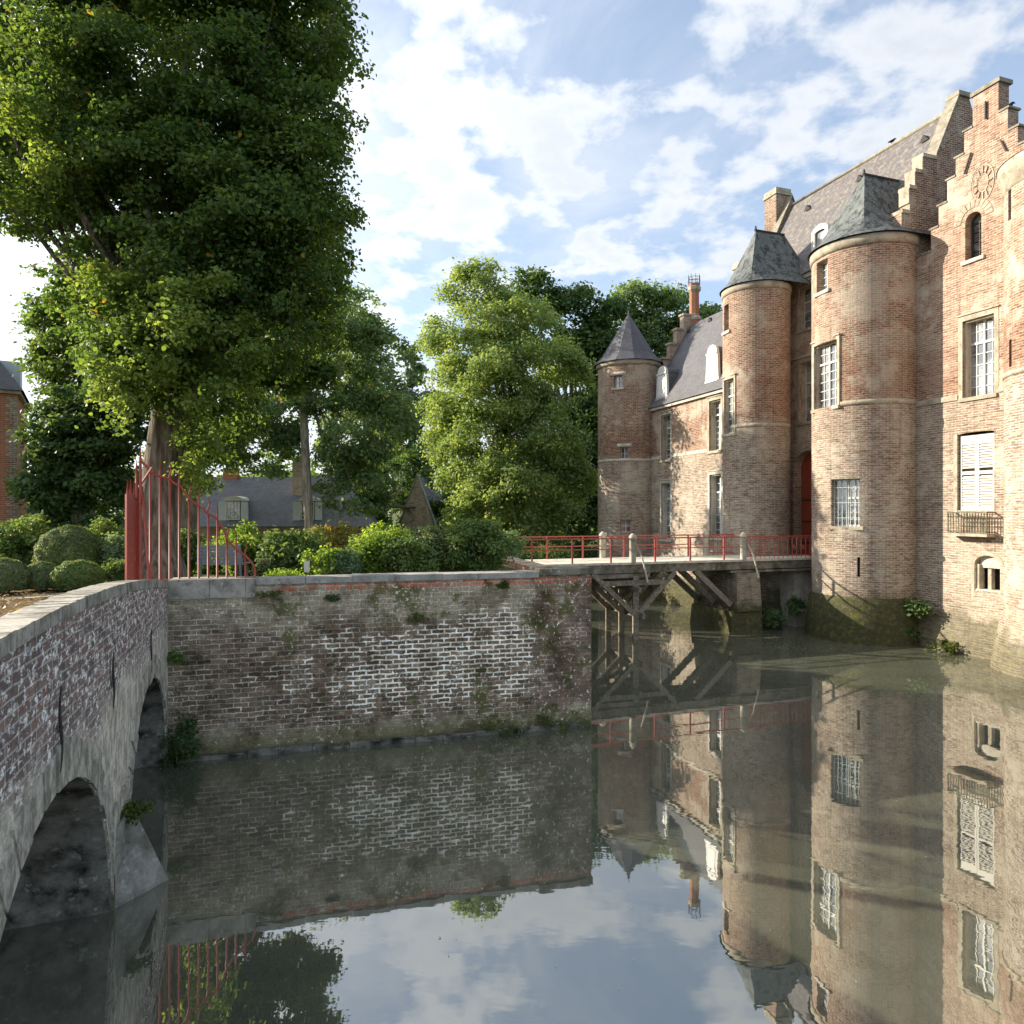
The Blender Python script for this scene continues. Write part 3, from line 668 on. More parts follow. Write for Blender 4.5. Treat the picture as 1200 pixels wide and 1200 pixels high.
# ------------------------------------------------------------------ window builder
def mkP(O, U, Nn):
    O = Vector(O); U = Vector(U).normalized(); Nn = Vector(Nn).normalized()
    return lambda u, v, d: O+U*u+ZZ*v-Nn*d
def window(parent, P, w, h, rec=0.26, cols=2, panes=(2, 5), transom=0.66, rise=0.0, frame=M_white, sill=True, surround=True, fw=0.055, smat=M_stone, sw=0.16, grille=False, shallow=False):
    g = MB(); g.obox(P, -w/2+.01, w/2-.01, 0.01, h-.01, rec+.05, rec+.07)
    if rise:
        n = 10
        for i in range(n):
            t0 = math.pi*i/n; t1 = math.pi*(i+1)/n
            g.face([P(0, h-.02, rec+.05), P(math.cos(t0)*(w/2-.01), h-.02+math.sin(t0)*rise, rec+.05), P(math.cos(t1)*(w/2-.01), h-.02+math.sin(t1)*rise, rec+.05)])
    go = g.build('window', M_glass, parent)
    f = MB(); d0, d1 = rec, rec+.06
    f.obox(P, -w/2, -w/2+fw, 0, h, d0, d1); f.obox(P, w/2-fw, w/2, 0, h, d0, d1)
    f.obox(P, -w/2+fw, w/2-fw, 0, fw*1.2, d0, d1); f.obox(P, -w/2+fw, w/2-fw, h-fw, h, d0, d1)
    if rise:
        n = 10
        for i in range(n):
            t0 = math.pi*i/n; t1 = math.pi*(i+1)/n
            a = [(math.cos(t)*(w/2-k), h+math.sin(t)*(rise-k*.6)) for t in (t0, t1) for k in (0, fw)]
            f.face([P(a[1][0], a[1][1], d0), P(a[0][0], a[0][1], d0), P(a[2][0], a[2][1], d0), P(a[3][0], a[3][1], d0)])
    tz = h*transom if transom else None
    if tz: f.obox(P, -w/2+fw, w/2-fw, tz-fw*.7, tz+fw*.7, d0-.012, d1-.002)
    for c in range(1, cols):
        x = -w/2+w*c/cols; f.obox(P, x-fw*.55, x+fw*.55, fw, h-fw, d0-.006, d1-.004)
    lw = 0.013
    cw_ = w/cols
    for c in range(cols):
        x0 = -w/2+cw_*c
        for i in range(1, panes[0]):
            x = x0+cw_*i/panes[0]; f.obox(P, x-lw, x+lw, fw, h-fw, d0+.015, d1-.008)
    for i in range(1, panes[1]):
        v = (tz or h)*i/panes[1]; f.obox(P, -w/2+fw, w/2-fw, v-lw, v+lw, d0+.017, d1-.01)
    if tz: 
        v = tz+(h-tz)/2; f.obox(P, -w/2+fw, w/2-fw, v-lw, v+lw, d0+.017, d1-.01)
    f.build('frame', frame, go)
    if sill:
        s = MB(); s.obox(P, -w/2-.12, w/2+.12, -.13, -.002, -.07, rec-.003); s.build('sill', smat, go)
    if surround:
        s = MB(); s.obox(P, -w/2-sw, -w/2-.001, 0.0, h, -.012, .05); s.obox(P, w/2+.001, w/2+sw, 0.0, h, -.012, .05)
        if not rise: s.obox(P, -w/2-sw, w/2+sw, h+.002, h+sw+.03, -.016, .05)
        # inner moulded jambs and hood
        s.obox(P, -w/2+.001, -w/2+.06, .01, h-.002, .08, rec-.004); s.obox(P, w/2-.06, w/2-.001, .01, h-.002, .08, rec-.004)
        if not rise: s.obox(P, -w/2+.06, w/2-.06, h-.06, h-.002, .08, rec-.004); s.obox(P, -w/2-sw-.04, w/2+sw+.04, h+sw+.032, h+sw+.08, -.06, .04)
        s.build('surround', smat, go)
    if grille:
        gg = MB()
        for i in range(7):
            x = -w/2+w*(i+.5)/7; gg.tube([P(x, .0, .10), P(x, h, .10)], .012, 6)
        for v in (h*.18, h*.5, h*.82): gg.obox(P, -w/2+.002, w/2-.002, v-.01, v+.01, .095, .115)
        gg.build('grille', M_ltblue, go)
    return go

# ------------------------------------------------------------------ castle
cas = empty('castle', CP(-5, 2, 0), 'brick moated castle with round towers, stepped gables and slate roofs', 'castle')
def fac(w0): return lambda u, z, d: CP(u, w0+d, z)
def end(k0): return lambda u, z, d: CP(k0-d, u, z)
Uf, Nf = AX, -IN
def fP(k, z, w0): return mkP(CP(k, w0, z), Uf, Nf)
def rect(px0, py0, px1, py1, w0):
    k0, za = kz(px0, (py0+py1)/2, w0); k1, _ = kz(px1, (py0+py1)/2, w0); pc = (px0+px1)/2
    _, z0 = kz(pc, py1, w0); _, z1 = kz(pc, py0, w0)
    return k0, k1, z0, z1

# --- gable block
kA = -1.15
steps_px = [(1079, 300), (1091, 270), (1100, 242), (1110, 212), (1120, 186), (1130, 155), (1140, 117)]
ks = [kz(x, y, 0) for x, y in steps_px]
kpk1, _ = kz(1170, 100, 0); kpk0 = ks[-1][0]; zpk = kz(1155, 105, 0)[1]; kc = (kpk0+kpk1)/2
levels = [(k, z) for k, z in ks[1:-1]]       # step left edges with their top z
levels = [(levels[i][0], levels[i][1]) for i in range(len(levels))]
def gtop(u):
    uu = u if u < kc else 2*kc-u
    if uu >= kpk0: return zpk
    z = ks[0][1]
    for k, zt in levels:
        if uu >= k: z = zt
    return z
ext = [k for k, _ in levels]+[2*kc-k for k, _ in levels]+[kpk0, kpk1]
win_g1 = rect(1128, 372, 1165, 464, 0); win_arch = rect(1131, 258, 1150, 303, 0); win_sh = rect(1122, 506, 1165, 598, 0); win_lo = rect(1143, 655, 1172, 693, 0)
holes = [(win_g1[0], win_g1[1], win_g1[2], win_g1[3]), (win_arch[0], win_arch[1], win_arch[2], win_arch[3], 0.28), (win_sh[0], win_sh[1], win_sh[2], win_sh[3]-.05, 0.06),
         (win_lo[0], win_lo[1], win_lo[2], win_lo[3]-.2, 0.3)]
kE = 2*kc-kA+0.5
g = MB(); colwall(g, kA, kE, -1.2, gtop, holes, fac(0), 0.5, extra=ext); g.build('gable_wall', M_brick_gable, cas)
gb = MB()
for k0, k1, w0, w1 in ((kA-.001, kA+.4, .51, 9), (kE-.4, kE, .51, 9)): gb.obox(lambda u, v, d: CP(u, d, v), k0, k1, -1, ks[0][1]-.3, w0, w1)
gb.obox(lambda u, v, d: CP(u, d, v), kA+.4, kE-.4, -1, ks[0][1]-.3, 8.6, 9)
gb.build('side_wall', M_brick_shade, cas)
# step copings
sc = MB()
def capst(u0, u1, z): q = MB(); q.obox(fac(0), u0, u1, z+.002, z+.07, -.035, .54); q.build('coping', M_verge, cas)
prev = kA
lv = [(kA, ks[0][1])]+levels
for i, (k, z) in enumerate(lv):
    k2 = lv[i+1][0] if i+1 < len(lv) else kpk0
    capst(k-(.06 if i else 0), k2-.002, z); capst(2*kc-k2+.002, 2*kc-k+.06, z)
sc.obox(fac(0), kpk0-.06, kpk1+.08, zpk+.002, zpk+.14, -.06, .58)
sc.build('coping', M_verge, cas)
rf = MB(); zr = zpk-1.1; ze = ks[0][1]-.5
for sg in (-1, 1):
    kk = kc+sg*(kc-kA)
    q = [CP(kc, .52, zr), CP(kk, .52, ze), CP(kk, 9.2, ze), CP(kc, 9.2, zr)]; rf.face(q if sg > 0 else q[::-1])
rf.build('roof', M_slate, cas)
# windows of the gable block
def fwin(r, w0, **kw): 
    return window(cas, fP((r[0]+r[1])/2, r[2], w0), r[1]-r[0], r[3]-r[2], **kw)
fwin(win_g1, 0, cols=2, panes=(2, 5), transom=.70, rec=.30)
fwin(win_arch, 0, cols=1, panes=(2, 4), transom=None, rise=.28, rec=.3, surround=False, smat=M_stone_white, frame=M_iron)
aw = MB(); rr = win_arch; c = (rr[0]+rr[1])/2; hw = (rr[1]-rr[0])/2
for i in range(11):   # pale arch stones over the arched window
    t0 = math.pi*(i/11)+.02; t1 = math.pi*((i+1)/11)-.02
    pts = [(c+math.cos(t)*(hw+o), rr[3]+math.sin(t)*(.28+o)) for t, o in ((t0, .16), (t0, .42), (t1, .42), (t1, .16))]
    f_ = [CP(a, -.02, b) for a, b in pts]; aw.face(f_); fb = [CP(a, .05, b) for a, b in pts]
    for k in range(4): aw.face([f_[(k+1) % 4], f_[k], fb[k], fb[(k+1) % 4]])
aw.build('arch_hood', M_faint, cas)
# closed louvred shutters with balcony
sh = win_sh; hw = (sh[1]-sh[0])/2; Ps = fP((sh[0]+sh[1])/2, sh[2], 0); hh = sh[3]-sh[2]
for sg in (-1, 1):
    s = MB(); x0, x1 = (-hw+.03, -.006) if sg < 0 else (.006, hw-.03)
    s.obox(Ps, x0, x0+.07, .0, hh-.1, .08, .12); s.obox(Ps, x1-.07, x1, .0, hh-.1, .08, .12)
    for v in (0, hh*.46, hh-.42): s.obox(Ps, x0+.07, x1-.07, v, v+(.12 if v < hh-.5 else .32), .08, .12)
    n = 24
    for i in range(n):
        v = .12+(hh-.54)*i/n
        if abs(v-hh*.46-.05) < .1: continue
        s.face([Ps(x0+.07, v, .075), Ps(x1-.07, v, .075), Ps(x1-.07, v+.085, .13), Ps(x0+.07, v+.085, .13)])
        s.face([Ps(x0+.07, v-.014, .078), Ps(x1-.07, v-.014, .078), Ps(x1-.07, v, .075), Ps(x0+.07, v, .075)])
    s.build('shutter', M_shutter, cas)
su = MB(); su.obox(Ps, -hw-.14, -hw-.001, -.3, hh, -.014, .05); su.obox(Ps, -hw+.001, -hw+.04, 0, hh-.05, .13, .3); su.obox(Ps, hw-.04, hw-.001, 0, hh-.05, .13, .3)
su.obox(Ps, -hw+.04, hw-.04, 0, hh-.05, .27, .3); su.build('surround', M_stone, cas)
bal = MB(); r = rect(1120, 600, 1166, 625, 0); Pb = fP((r[0]+r[1])/2, r[2], 0); bw_ = (r[1]-r[0])/2; bh = r[3]-r[2]
bal.obox(Pb, -bw_-.03, bw_+.03, -.10, -.0, -.42, -.002)
slab = bal.build('balcony', M_stone, cas)
rl = MB(); rl.obox(Pb, -bw_, bw_, bh-.04, bh, -.39, -.35); rl.obox(Pb, -bw_, bw_, .04, .07, -.385, -.355); rl.obox(Pb, -bw_, bw_, bh*.55, bh*.55+.02, -.385, -.355)
for i in range(15):
    x = -bw_+2*bw_*i/14; rl.tube([Pb(x, .0, -.37), Pb(x, bh, -.37)], .014 if i % 7 else .024, 6)
    if i < 14: rl.tube([Pb(x+bw_/14+.0+.03*math.cos(t), bh*.78+.03*math.sin(t), -.37) for t in np.linspace(0, 6.28, 9)], .008, 5, False)
for x in (-bw_, bw_):
    rl.obox(Pb, x-.02, x+.02, bh-.04, bh, -.345, .0); rl.obox(Pb, x-.02, x+.02, .04, .07, -.345, .0)
    for d in (-.25, -.13): rl.tube([Pb(x, 0, d), Pb(x, bh, d)], .012, 6)
rl.build('railing', M_green_rail, slab)
# low niche: deep splayed opening, white lintel, apron
r = win_lo; Pn = fP((r[0]+r[1])/2, r[2], 0); hw = (r[1]-r[0])/2; nh = r[3]-r[2]
ni = MB(); ni.obox(Pn, -hw+.05, hw, -.02, nh+.15, .42, .48); no = ni.build('niche', M_dark, cas)
n2_ = MB(); n2_.obox(Pn, -hw+.08, hw-.0, nh-.32, nh+.08, .14, .30); n2_.build('lintel', M_stone_white, no); n2_ = MB(); n2_.obox(Pn, -hw+.02, hw, -.05, .05, .0, .4); n2_.build('sill', M_stone_white, no)
n3_ = MB(); n3_.obox(Pn, -hw+.001, -hw+.10, .052, nh-.2, .05, .3); n3_.obox(Pn, -hw+.30, -hw+.42, .052, nh-.325, .2, .38); n3_.build('jamb', M_stone, no)
ap = MB()
for t0, t1 in ((0, 1),):
    ap.face([Pn(-hw-.25, -1.15, -.22), Pn(hw+.3, -1.15, -.22), Pn(hw+.3, -.06, -.01), Pn(-hw+.0, -.06, -.01)])
    ap.face([Pn(-hw-.25, -1.15, .0), Pn(-hw-.25, -1.15, -.22), Pn(-hw+.0, -.06, -.01), Pn(-hw, -.06, .0)])
    ap.face([Pn(-hw-.25, -2.6, -.30), Pn(hw+.3, -2.6, -.30), Pn(hw+.3, -1.15, -.22), Pn(-hw-.25, -1.15, -.22)])
    ap.face([Pn(-hw-.25, -2.6, .0), Pn(-hw-.25, -2.6, -.30), Pn(-hw-.25, -1.15, -.22), Pn(-hw-.25, -1.15, 0)])
ap.build('apron', M_brick_gable, cas)
ar = MB(); cc_ = (win_lo[0]+win_lo[1])/2
for i in range(9):
    t0 = math.pi*i/9; t1 = math.pi*(i+1)/9
    def q_(t, o, d): return CP(cc_+math.cos(t)*(hw+o), d, win_lo[3]-.2+math.sin(t)*(.3+o))
    ar.face([q_(t0, .02, -.02), q_(t0, .13, -.02), q_(t1, .13, -.02), q_(t1, .02, -.02)]); ar.face([q_(t0, .13, -.02), q_(t0, .13, .05), q_(t1, .13, .05), q_(t1, .13, -.02)])
ar.obox(Pn, -hw-.13, -hw-.02, -.4, nh-.2, -.02, .05); ar.build('arch_hood', M_stone, cas)
# rosette
ro = MB(); kR, zR = kz(1152, 214, 0)
for rad, tk in ((.62, .035), (.3, .03)):
    n = 28
    for i in range(n):
        t0 = 2*math.pi*i/n; t1 = 2*math.pi*(i+1)/n
        def q_(t, r, d): return CP(kR+math.cos(t)*r*.62, d, zR+math.sin(t)*r)
        ro.face([q_(t0, rad-tk, -.008), q_(t0, rad+tk, -.008), q_(t1, rad+tk, -.008), q_(t1, rad-tk, -.008)])
        ro.face([q_(t0, rad+tk, -.02), q_(t0, rad+tk, .02), q_(t1, rad+tk, .02), q_(t1, rad+tk, -.02)])
for i in range(12):
    t = 2*math.pi*i/12; ro.bar(CP(kR+math.cos(t)*.2, -.012, zR+math.sin(t)*.33), CP(kR+math.cos(t)*.34, -.012, zR+math.sin(t)*.56), .05, .03)
ro.build('rosette', M_faint, cas)
for (xa, ya, xb, yb) in ((1139, 179, 1131, 204), (1156, 119, 1156, 140), (1174, 165, 1180, 177)):
    t = MB(); a = kz(xa, ya, 0); b = kz(xb, yb, 0); t.bar(CP(a[0], -.05, a[1]), CP(b[0], -.05, b[1]), .05, .04); t.build('iron_tie', M_iron, cas)
st = MB(); z_s = kz(1105, 469, 0)[1]; r = win_g1
st.obox(fac(0), kA, r[0]-.17, z_s-.09, z_s+.09, -.045, .05); st.build('string_course', M_stone, cas); st = MB(); st.obox(fac(0), r[1]+.17, kE, z_s-.05, z_s+.12, -.045, .05); st.build('string_course', M_stone, cas)

# --- cross gable end (in shade) of the main roof
kC = kA+.02
def cw_(px, py): return wz(px, py, kC)
st_px = [(1060, 250), (1066, 221), (1073, 202), (1082, 184)]
sw = [cw_(x, y) for x, y in st_px]; vA = cw_(1097, 184); vB = cw_(1123, 112); vC = cw_(1136, 109)
wap0, wap1, zap = vB[0], vC[0], vB[1]
wm_ = (wap0+wap1)/2
def ctop(u):
    uu = u if u < wm_ else 2*wm_-u
    if uu >= wap0: return zap
    if uu >= vA[0]: return vA[1]+(zap-vA[1])*(uu-vA[0])/(wap0-vA[0])*0.985
    z = sw[0][1]
    for w_, zt in sw[1:]:
        if uu >= w_: z = zt
    return z
ex2 = [vA[0], wap0, wap1, wm_]+[x for x, _ in sw]; ex2 += [2*wm_-x for x in ex2]
cg = MB(); colwall(cg, sw[0][0]-.15, 2*wm_-sw[0][0]+.15, 8, ctop, [], end(kC), 0.42, extra=ex2); cg.build('crow_step_gable', M_brick_shade, cas)
for i, (w_, zt) in enumerate(sw):
    cgc = MB(); w2 = sw[i+1][0] if i+1 < len(sw) else vA[0]
    cgc.obox(end(kC), w_-.06-(.1 if i == 0 else 0), w2-.002, zt+.002, zt+.14, -.05, .46)
    cgc.obox(end(kC), w_-.06, w_-.002, zt-.55, zt+.002, -.012, .43); cgc.build('coping', M_stone, cas)
vc = MB(); v = [CP(kC+.06, vA[0]-.05, vA[1]), CP(kC+.06, wap0, zap-.02), CP(kC-.48, wap0, zap-.02), CP(kC-.48, vA[0]-.05, vA[1])]
t_ = Vector((0, 0, .11)); vt = [p+t_ for p in v]
vc.face(vt[::-1]); vc.face([v[0], v[1], vt[1], vt[0]][::-1]); vc.face([v[1], v[2], vt[2], vt[1]][::-1]); vc.face([v[3], v[0], vt[0], vt[3]][::-1]); vc.face([v[2], v[3], vt[3], vt[2]][::-1])
vc.obox(end(kC), wap0-.06, wap1+.06, zap+.002, zap+.18, -.08, .5)
vc.build('verge_coping', M_verge, cas)

# --- main block
kF = -10.7; ze = 15.75; wr, zrd = wm_, kz(930, 240, wm_)[1]
dr = rect(930, 540, 960, 640, 0); d_k0 = dr[0]; d_k1 = d_k0+1.9; dz0 = 3.02; dz1 = kz(935, 548, 0)[1]
wA = rect(934, 336, 949.5, 386, 0); wA = (wA[0]+.1, wA[0]+1.15, wA[2], wA[3]); wB = rect(937, 424, 952, 494, 0); wB = (wB[0], wB[0]+1.0, wB[2], wB[3])
mw = MB(); colwall(mw, kF, kC-.5, -1.2, ze, [(d_k0, d_k1, dz0, dz1, .75), (wA[0], wA[1], wA[2], wA[3]), (wB[0], wB[1], wB[2], wB[3])], fac(0), .5)
mw.build('facade_wall', M_brick_gable, cas)
fwin(wA, 0, cols=2, panes=(1, 3), rec=.28); fwin(wB, 0, cols=2, panes=(1, 3), rec=.3)
do = MB(); Pd = fP((d_k0+d_k1)/2, dz0, 0); hw = (d_k1-d_k0)/2
n = 8
for i in range(n):
    x0 = -hw+2*hw*i/n; do.obox(Pd, x0+.006, x0+2*hw/n-.006, 0, dz1-dz0+.75*math.sqrt(max(.05, 1-((x0+hw/n)/hw)**2)), .44, .52)
door = do.build('door', M_red, cas)
for v in (.5, 1.5, 2.5): di = MB(); di.obox(Pd, -hw+.05, hw-.05, v, v+.07, .42, .437); di.build('iron_strap', M_iron, door)
dw = MB(); dw.obox(Pd, -hw+.001, hw-.001, 0, dz1-dz0+.75, .56, .6); dw.build('doorway', M_dark, cas)
cn = MB(); cn.obox(fac(0), kF, kC-.5, ze+.002, ze+.22, -.16, .3); cn.obox(fac(0), kF, kC-.5, ze-.12, ze, -.07, -.002)
cn.obox(fac(0), kF, kC-.5, wB[3]+.22, wB[3]+.34, -.08, -.002); cn.build('cornice', M_stone, cas)
mr = MB()
def slope(mb, k0, k1, w0, z0, w1, z1, flare=None):
    pts = [(w0, z0), (w1, z1)] if not flare else [(w0, z0), flare, (w1, z1)]
    acc = 0
    for (wa, za), (wb, zb) in zip(pts[:-1], pts[1:]):
        l = math.hypot(wb-wa, zb-za)
        q = [CP(k0, wa, za), CP(k1, wa, za), CP(k1, wb, zb), CP(k0, wb, zb)]; uv = [(k0, acc), (k1, acc), (k1, acc+l), (k0, acc+l)]
        if w1 < w0: q = q[::-1]; uv = uv[::-1]
        mb.face(q, uv); acc += l
slope(mr, kF, kC-.42, -.25, ze+.2, wr, zrd, (.10, ze+.85)); slope(mr, kF, kC-.42, 2*wr+.25, ze+.2, wr, zrd)
for (px, py) in ((1085, 163), (1009, 208), (949, 243)):   # open roof flaps
    kk, _z = None, None
main_roof = mr.build('roof', M_roof, cas)
rg = MB(); rg.tube([CP(kF, wr, zrd+.02), CP(kC-.4, wr, zrd+.02)], .09, 8); rg.build('ridge', M_verge, cas)
# roof vents
def on_slope(px, py, w0, z0, w1, z1):
    best = None
    for i in range(400):
        w_ = w0+(w1-w0)*i/399; z_ = z0+(z1-z0)*i/399; k, z = kz(px, py, w_)
        e = abs(z-z_)
        if best is None or e < best[0]: best = (e, k, w_, z_)
    return best[1:]
for (px, py) in ((1085, 163), (1009, 209), (948, 244)):
    k, w_, z_ = on_slope(px, py, .1, ze+.85, wr, zrd); v = MB()
    a = [CP(k-.22, w_-.12, z_-.12), CP(k+.22, w_-.12, z_-.12), CP(k, w_-.16, z_+.14)]; b_ = CP(k, w_+.12, z_+.16)
    v.face([a[0], a[1], a[2]]); v.face([a[0], a[2], b_]); v.face([a[2], a[1], b_]); v.build('roof_vent', M_lead, cas)
fg = MB()   # far gable of the main block
colwall(fg, -.05, 2*wr+.05, 8, lambda u: ze+.45+(zrd-ze)*(1-abs(u-wr)/(wr+.05)), [], end(kF+.02), .42, extra=(wr,)); fg.build('end_gable', M_brick_shade, cas)
fgc = MB()
for sg in (-1, 1):
    v = [CP(kF+.08, wr+sg*(wr+.1), ze+.45), CP(kF+.08, wr, zrd+.47), CP(kF-.46, wr, zrd+.47), CP(kF-.46, wr+sg*(wr+.1), ze+.45)]; vt = [p+Vector((0, 0, .1)) for p in v]
    fgc.face(vt); fgc.face([v[0], v[1], vt[1], vt[0]]); fgc.face([v[1], v[2], vt[2], vt[1]]); fgc.face([v[2], v[3], vt[3], vt[2]]); fgc.face([v[3], v[0], vt[0], vt[3]])
fgc.build('verge_coping', M_verge, cas)
bk = MB(); bk.obox(lambda u, v, d: CP(u, d, v), kF, kC-.42, -1, ze, 2*wr-.2, 2*wr); bk.build('back_wall', M_brick_shade, cas)

# --- chimneys
def chimney(k, w_, z0, z1, s, capm=M_stone, nm='chimney'):
    c = MB(); P = lambda u, v, d: CP(k+u, w_+d, v)
    c.obox(P, -s/2, s/2, z0, z1-.35, -s/2, s/2); o = c.build(nm, M_brick_shade, cas)
    q = MB(); q.obox(P, -s/2-.06, s/2+.06, z1-.348, z1-.2, -s/2-.06, s/2+.06); q.obox(P, -s/2-.02, s/2+.02, z1-.2, z1, -s/2-.02, s/2+.02)
    q.build('cap', capm, o)
    return o
w_ = wz(911, 225, -11.5); chimney(-11.5, w_[0], 12, w_[1], .92)
w_ = wz(869, 308, -13.2); chimney(-13.2, w_[0], 11, w_[1], .62)

# --- towers
def tower(C, R, z1, holes_px, name='round_tower', mat=M_brick, zbase=1.7, rb=None, slits=()):
    hs = []; infos = []
    for h in holes_px:
        a0, _ = cyl(h[0], 600, C, R); a1, _ = cyl(h[2], 600, C, R); ac = (a0+a1)/2
        a0 %= 2*math.pi; a1 %= 2*math.pi
        zc0 = cyl((h[0]+h[2])/2, h[3], C, R)[1]; zc1 = cyl((h[0]+h[2])/2, h[1], C, R)[1]
        u0 = (a0 % (2*math.pi))*R; u1 = (a1 % (2*math.pi))*R
        hs.append((u0, u1, zc0, zc1)); infos.append(((a0+a1)/2, (a1-a0), zc0, zc1))
    mp = lambda u, z, d: Vector((C[0]+(R-d)*math.cos(u/R), C[1]+(R-d)*math.sin(u/R), z))
    t = MB(); colwall(t, 0, 2*math.pi*R, zbase, z1, hs, mp, .4, step=R*R_(3), back=False)
    o = t.build(name, mat, cas)
    return o, infos
def twin(C, R, info, **kw):
    a, da, z0, z1 = info; n = Vector((math.cos(a), math.sin(a), 0)); U = Vector((-math.sin(a), math.cos(a), 0))
    half = R*math.sin(da/2); d = R-R*math.cos(da/2)
    P = mkP(Vector((C[0], C[1], z0))+n*(R-d), U, n)
    return window(cas, P, 2*half, z1-z0, **kw)
def tower_roof(C, Re, z0, z1, L_, mat, name='tower_roof', n=64, m=14):
    mb = MB(); rings = []
    for j in range(m+1):
        t = j/m; s_ = 0.80*(1-t)+0.20*(1-t)**5; b = min(1, t*2.2); b = b*b*(3-2*b)
        ring = []
        for i in range(n):
            a = 2*math.pi*i/n+R_(45)-TH; 
            pa = math.cos(a); pw = math.sin(a); sqv = max(abs(pa), abs(pw)); f = (1-b)+b*(1/sqv)*0.86
            sa = s_*Re*pa*f; sw_ = s_*Re*pw*f
            ww = sw_ if pw < 1e-6 else sw_+L_
            ring.append((sa, ww, z0+(z1-z0)*t))
        rings.append(ring)
    base = len(mb.v)
    for r_ in rings:
        for (sa, sw_, z) in r_:
            p = Vector((C[0], C[1], 0))+AX*sa+IN*sw_; mb.v.append((p.x, p.y, z))
    for j in range(m):
        for i in range(n):
            k = (i+1) % n
            q = [base+j*n+i, base+j*n+k, base+(j+1)*n+k, base+(j+1)*n+i]
            # orientation: AX x IN = +Z
            mb.f.append(q); 
            l0 = 2*Re*i*3.0/n; l1 = 2*Re*(i+1)*3.0/n; mb.uv.append([(l0, rings[j][0][2]*1.15), (l1, rings[j][0][2]*1.15), (l1, rings[j+1][0][2]*1.15), (l0, rings[j+1][0][2]*1.15)]); mb.sm.append(False)
    o = mb.build(name, mat, cas)
    rd = MB(); p = Vector((C[0], C[1], z1)); rd.tube([p-IN*.05, p+IN*L_], .06, 8); rd.tube([p-IN*.02+ZZ*.0, p-IN*.02+ZZ*.2], [.07, .03], 6); rd.build('ridge', M_lead, o)
    return o
TB = (14.25, 27.6); RB = 1.96
to, inf = tower(TB, RB, 15.15, [(957, 305, 970, 341), (954, 401, 981, 477), (974, 561, 1008, 617), (1004.5, 653, 1008, 676)])
twin(TB, RB, inf[0], cols=1, panes=(2, 4), transom=None, rec=.22, surround=False, smat=M_stone_white, fw=.04)
twin(TB, RB, inf[1], cols=2, panes=(2, 5), transom=.70, rec=.2, sw=.12)
twin(TB, RB, inf[2], cols=2, panes=(2, 4), transom=.6, rec=.26, surround=False, grille=True)
twin(TB, RB, inf[3], cols=1, panes=(1, 1), transom=None, rec=.35, surround=False, sill=False, frame=M_dark, fw=.01)
def ring(C, R, z0, z1, pr, name='string_course', mat=M_stone, a0=0, a1=2*math.pi, parent=None):
    mb = MB(); mb.lathe(C, [(R-.02, z0), (R+pr*.6, z0+.01), (R+pr, z0+(z1-z0)*.45), (R+pr, z1-.02), (R-.02, z1)], a0, a1, 72); return mb.build(name, mat, parent or cas)
aa = cyl(984, 472, TB, RB)[0] % (2*math.pi)
ring(TB, RB, 9.08, 9.27, .035, a0=aa, a1=aa+3.2)
ring(TB, RB, 15.15, 15.53, .07, 'cornice')
tb_ = MB(); tb_.lathe(TB, [(RB+.30, -1), (RB+.26, .1), (RB+.17, .9), (RB+.12, 1.55), (RB-.01, 1.75)], n=80); tb_.build('tower_base', castle_brick('tower_base_brick', moss=1.1, zs=9, mz=.8), cas)
tower_roof(TB, RB+.17, 15.53, 18.65, 1.9, M_slate_old)
TM = (11.44, 32.0); RM = 1.50
to, inf = tower(TM, RM, 15.05, [(848.5, 357, 854, 388), (848.5, 444, 860, 508)], zbase=.9)
twin(TM, RM, inf[0], cols=1, panes=(1, 3), transom=None, rec=.2, surround=False, smat=M_stone_white, fw=.03)
twin(TM, RM, inf[1], cols=1, panes=(2, 5), transom=.7, rec=.18, sw=.1)
ring(TM, RM, 8.82, 9.0, .03, a0=R_(205), a1=R_(330)); ring(TM, RM, 15.05, 15.36, .06, 'cornice')
tb_ = MB(); tb_.lathe(TM, [(RM+.16, -1), (RM+.12, .3), (RM+.06, .7), (RM-.01, .92)], n=64); tb_.build('tower_base', M_brick, cas)
tower_roof(TM, RM+.15, 15.36, 18.2, 1.6, M_slate_old)
# right-hand corner tower
TR = tuple(CP(4.25, .25, 0))[:2]; RR = 1.80
to, inf = tower(TR, RR, 15.3, [(1181.5, 217, 1185, 258), (1182.5, 398, 1185.5, 430)], mat=M_brick_gable, zbase=1.55)
for i_ in inf: twin(TR, RR, i_, cols=1, panes=(1, 1), transom=None, rec=.3, surround=False, sill=False, frame=M_dark, fw=.01)
rr_ = MB(); rr_.lathe(TR, [(RR-.02, 15.1), (RR+.05, 15.15), (RR+.06, 15.45), (RR+.14, 15.6), (RR+.17, 15.75), (RR+.17, 15.92), (RR, 15.95)], n=72); rr_.build('cornice', M_stone, cas)
rr_ = MB(); rr_.lathe(TR, [(RR+.20, 15.93), (RR*.6, 16.3), (.02, 16.7)], n=48); rr_.build('tower_roof', M_slate, cas)
tb_ = MB(); tb_.lathe(TR, [(RR+.42, -1), (RR+.36, 0), (RR+.25, .9), (RR+.12, 1.45), (RR-.01, 1.6)], n=72); tb_.build('tower_base', M_brick_gable, cas)
ring(TR, RR, 9.25, 9.42, .05)
# footing of the gable block
ft = MB(); ft.obox(fac(0), kA, kE, -1, .35, -.28, -.002); ft.face([CP(kA, -.28, .35), CP(kE, -.28, .35), CP(kE, -.004, 1.1), CP(kA, -.004, 1.1)]); ft.build('footing', M_brick_gable, cas)

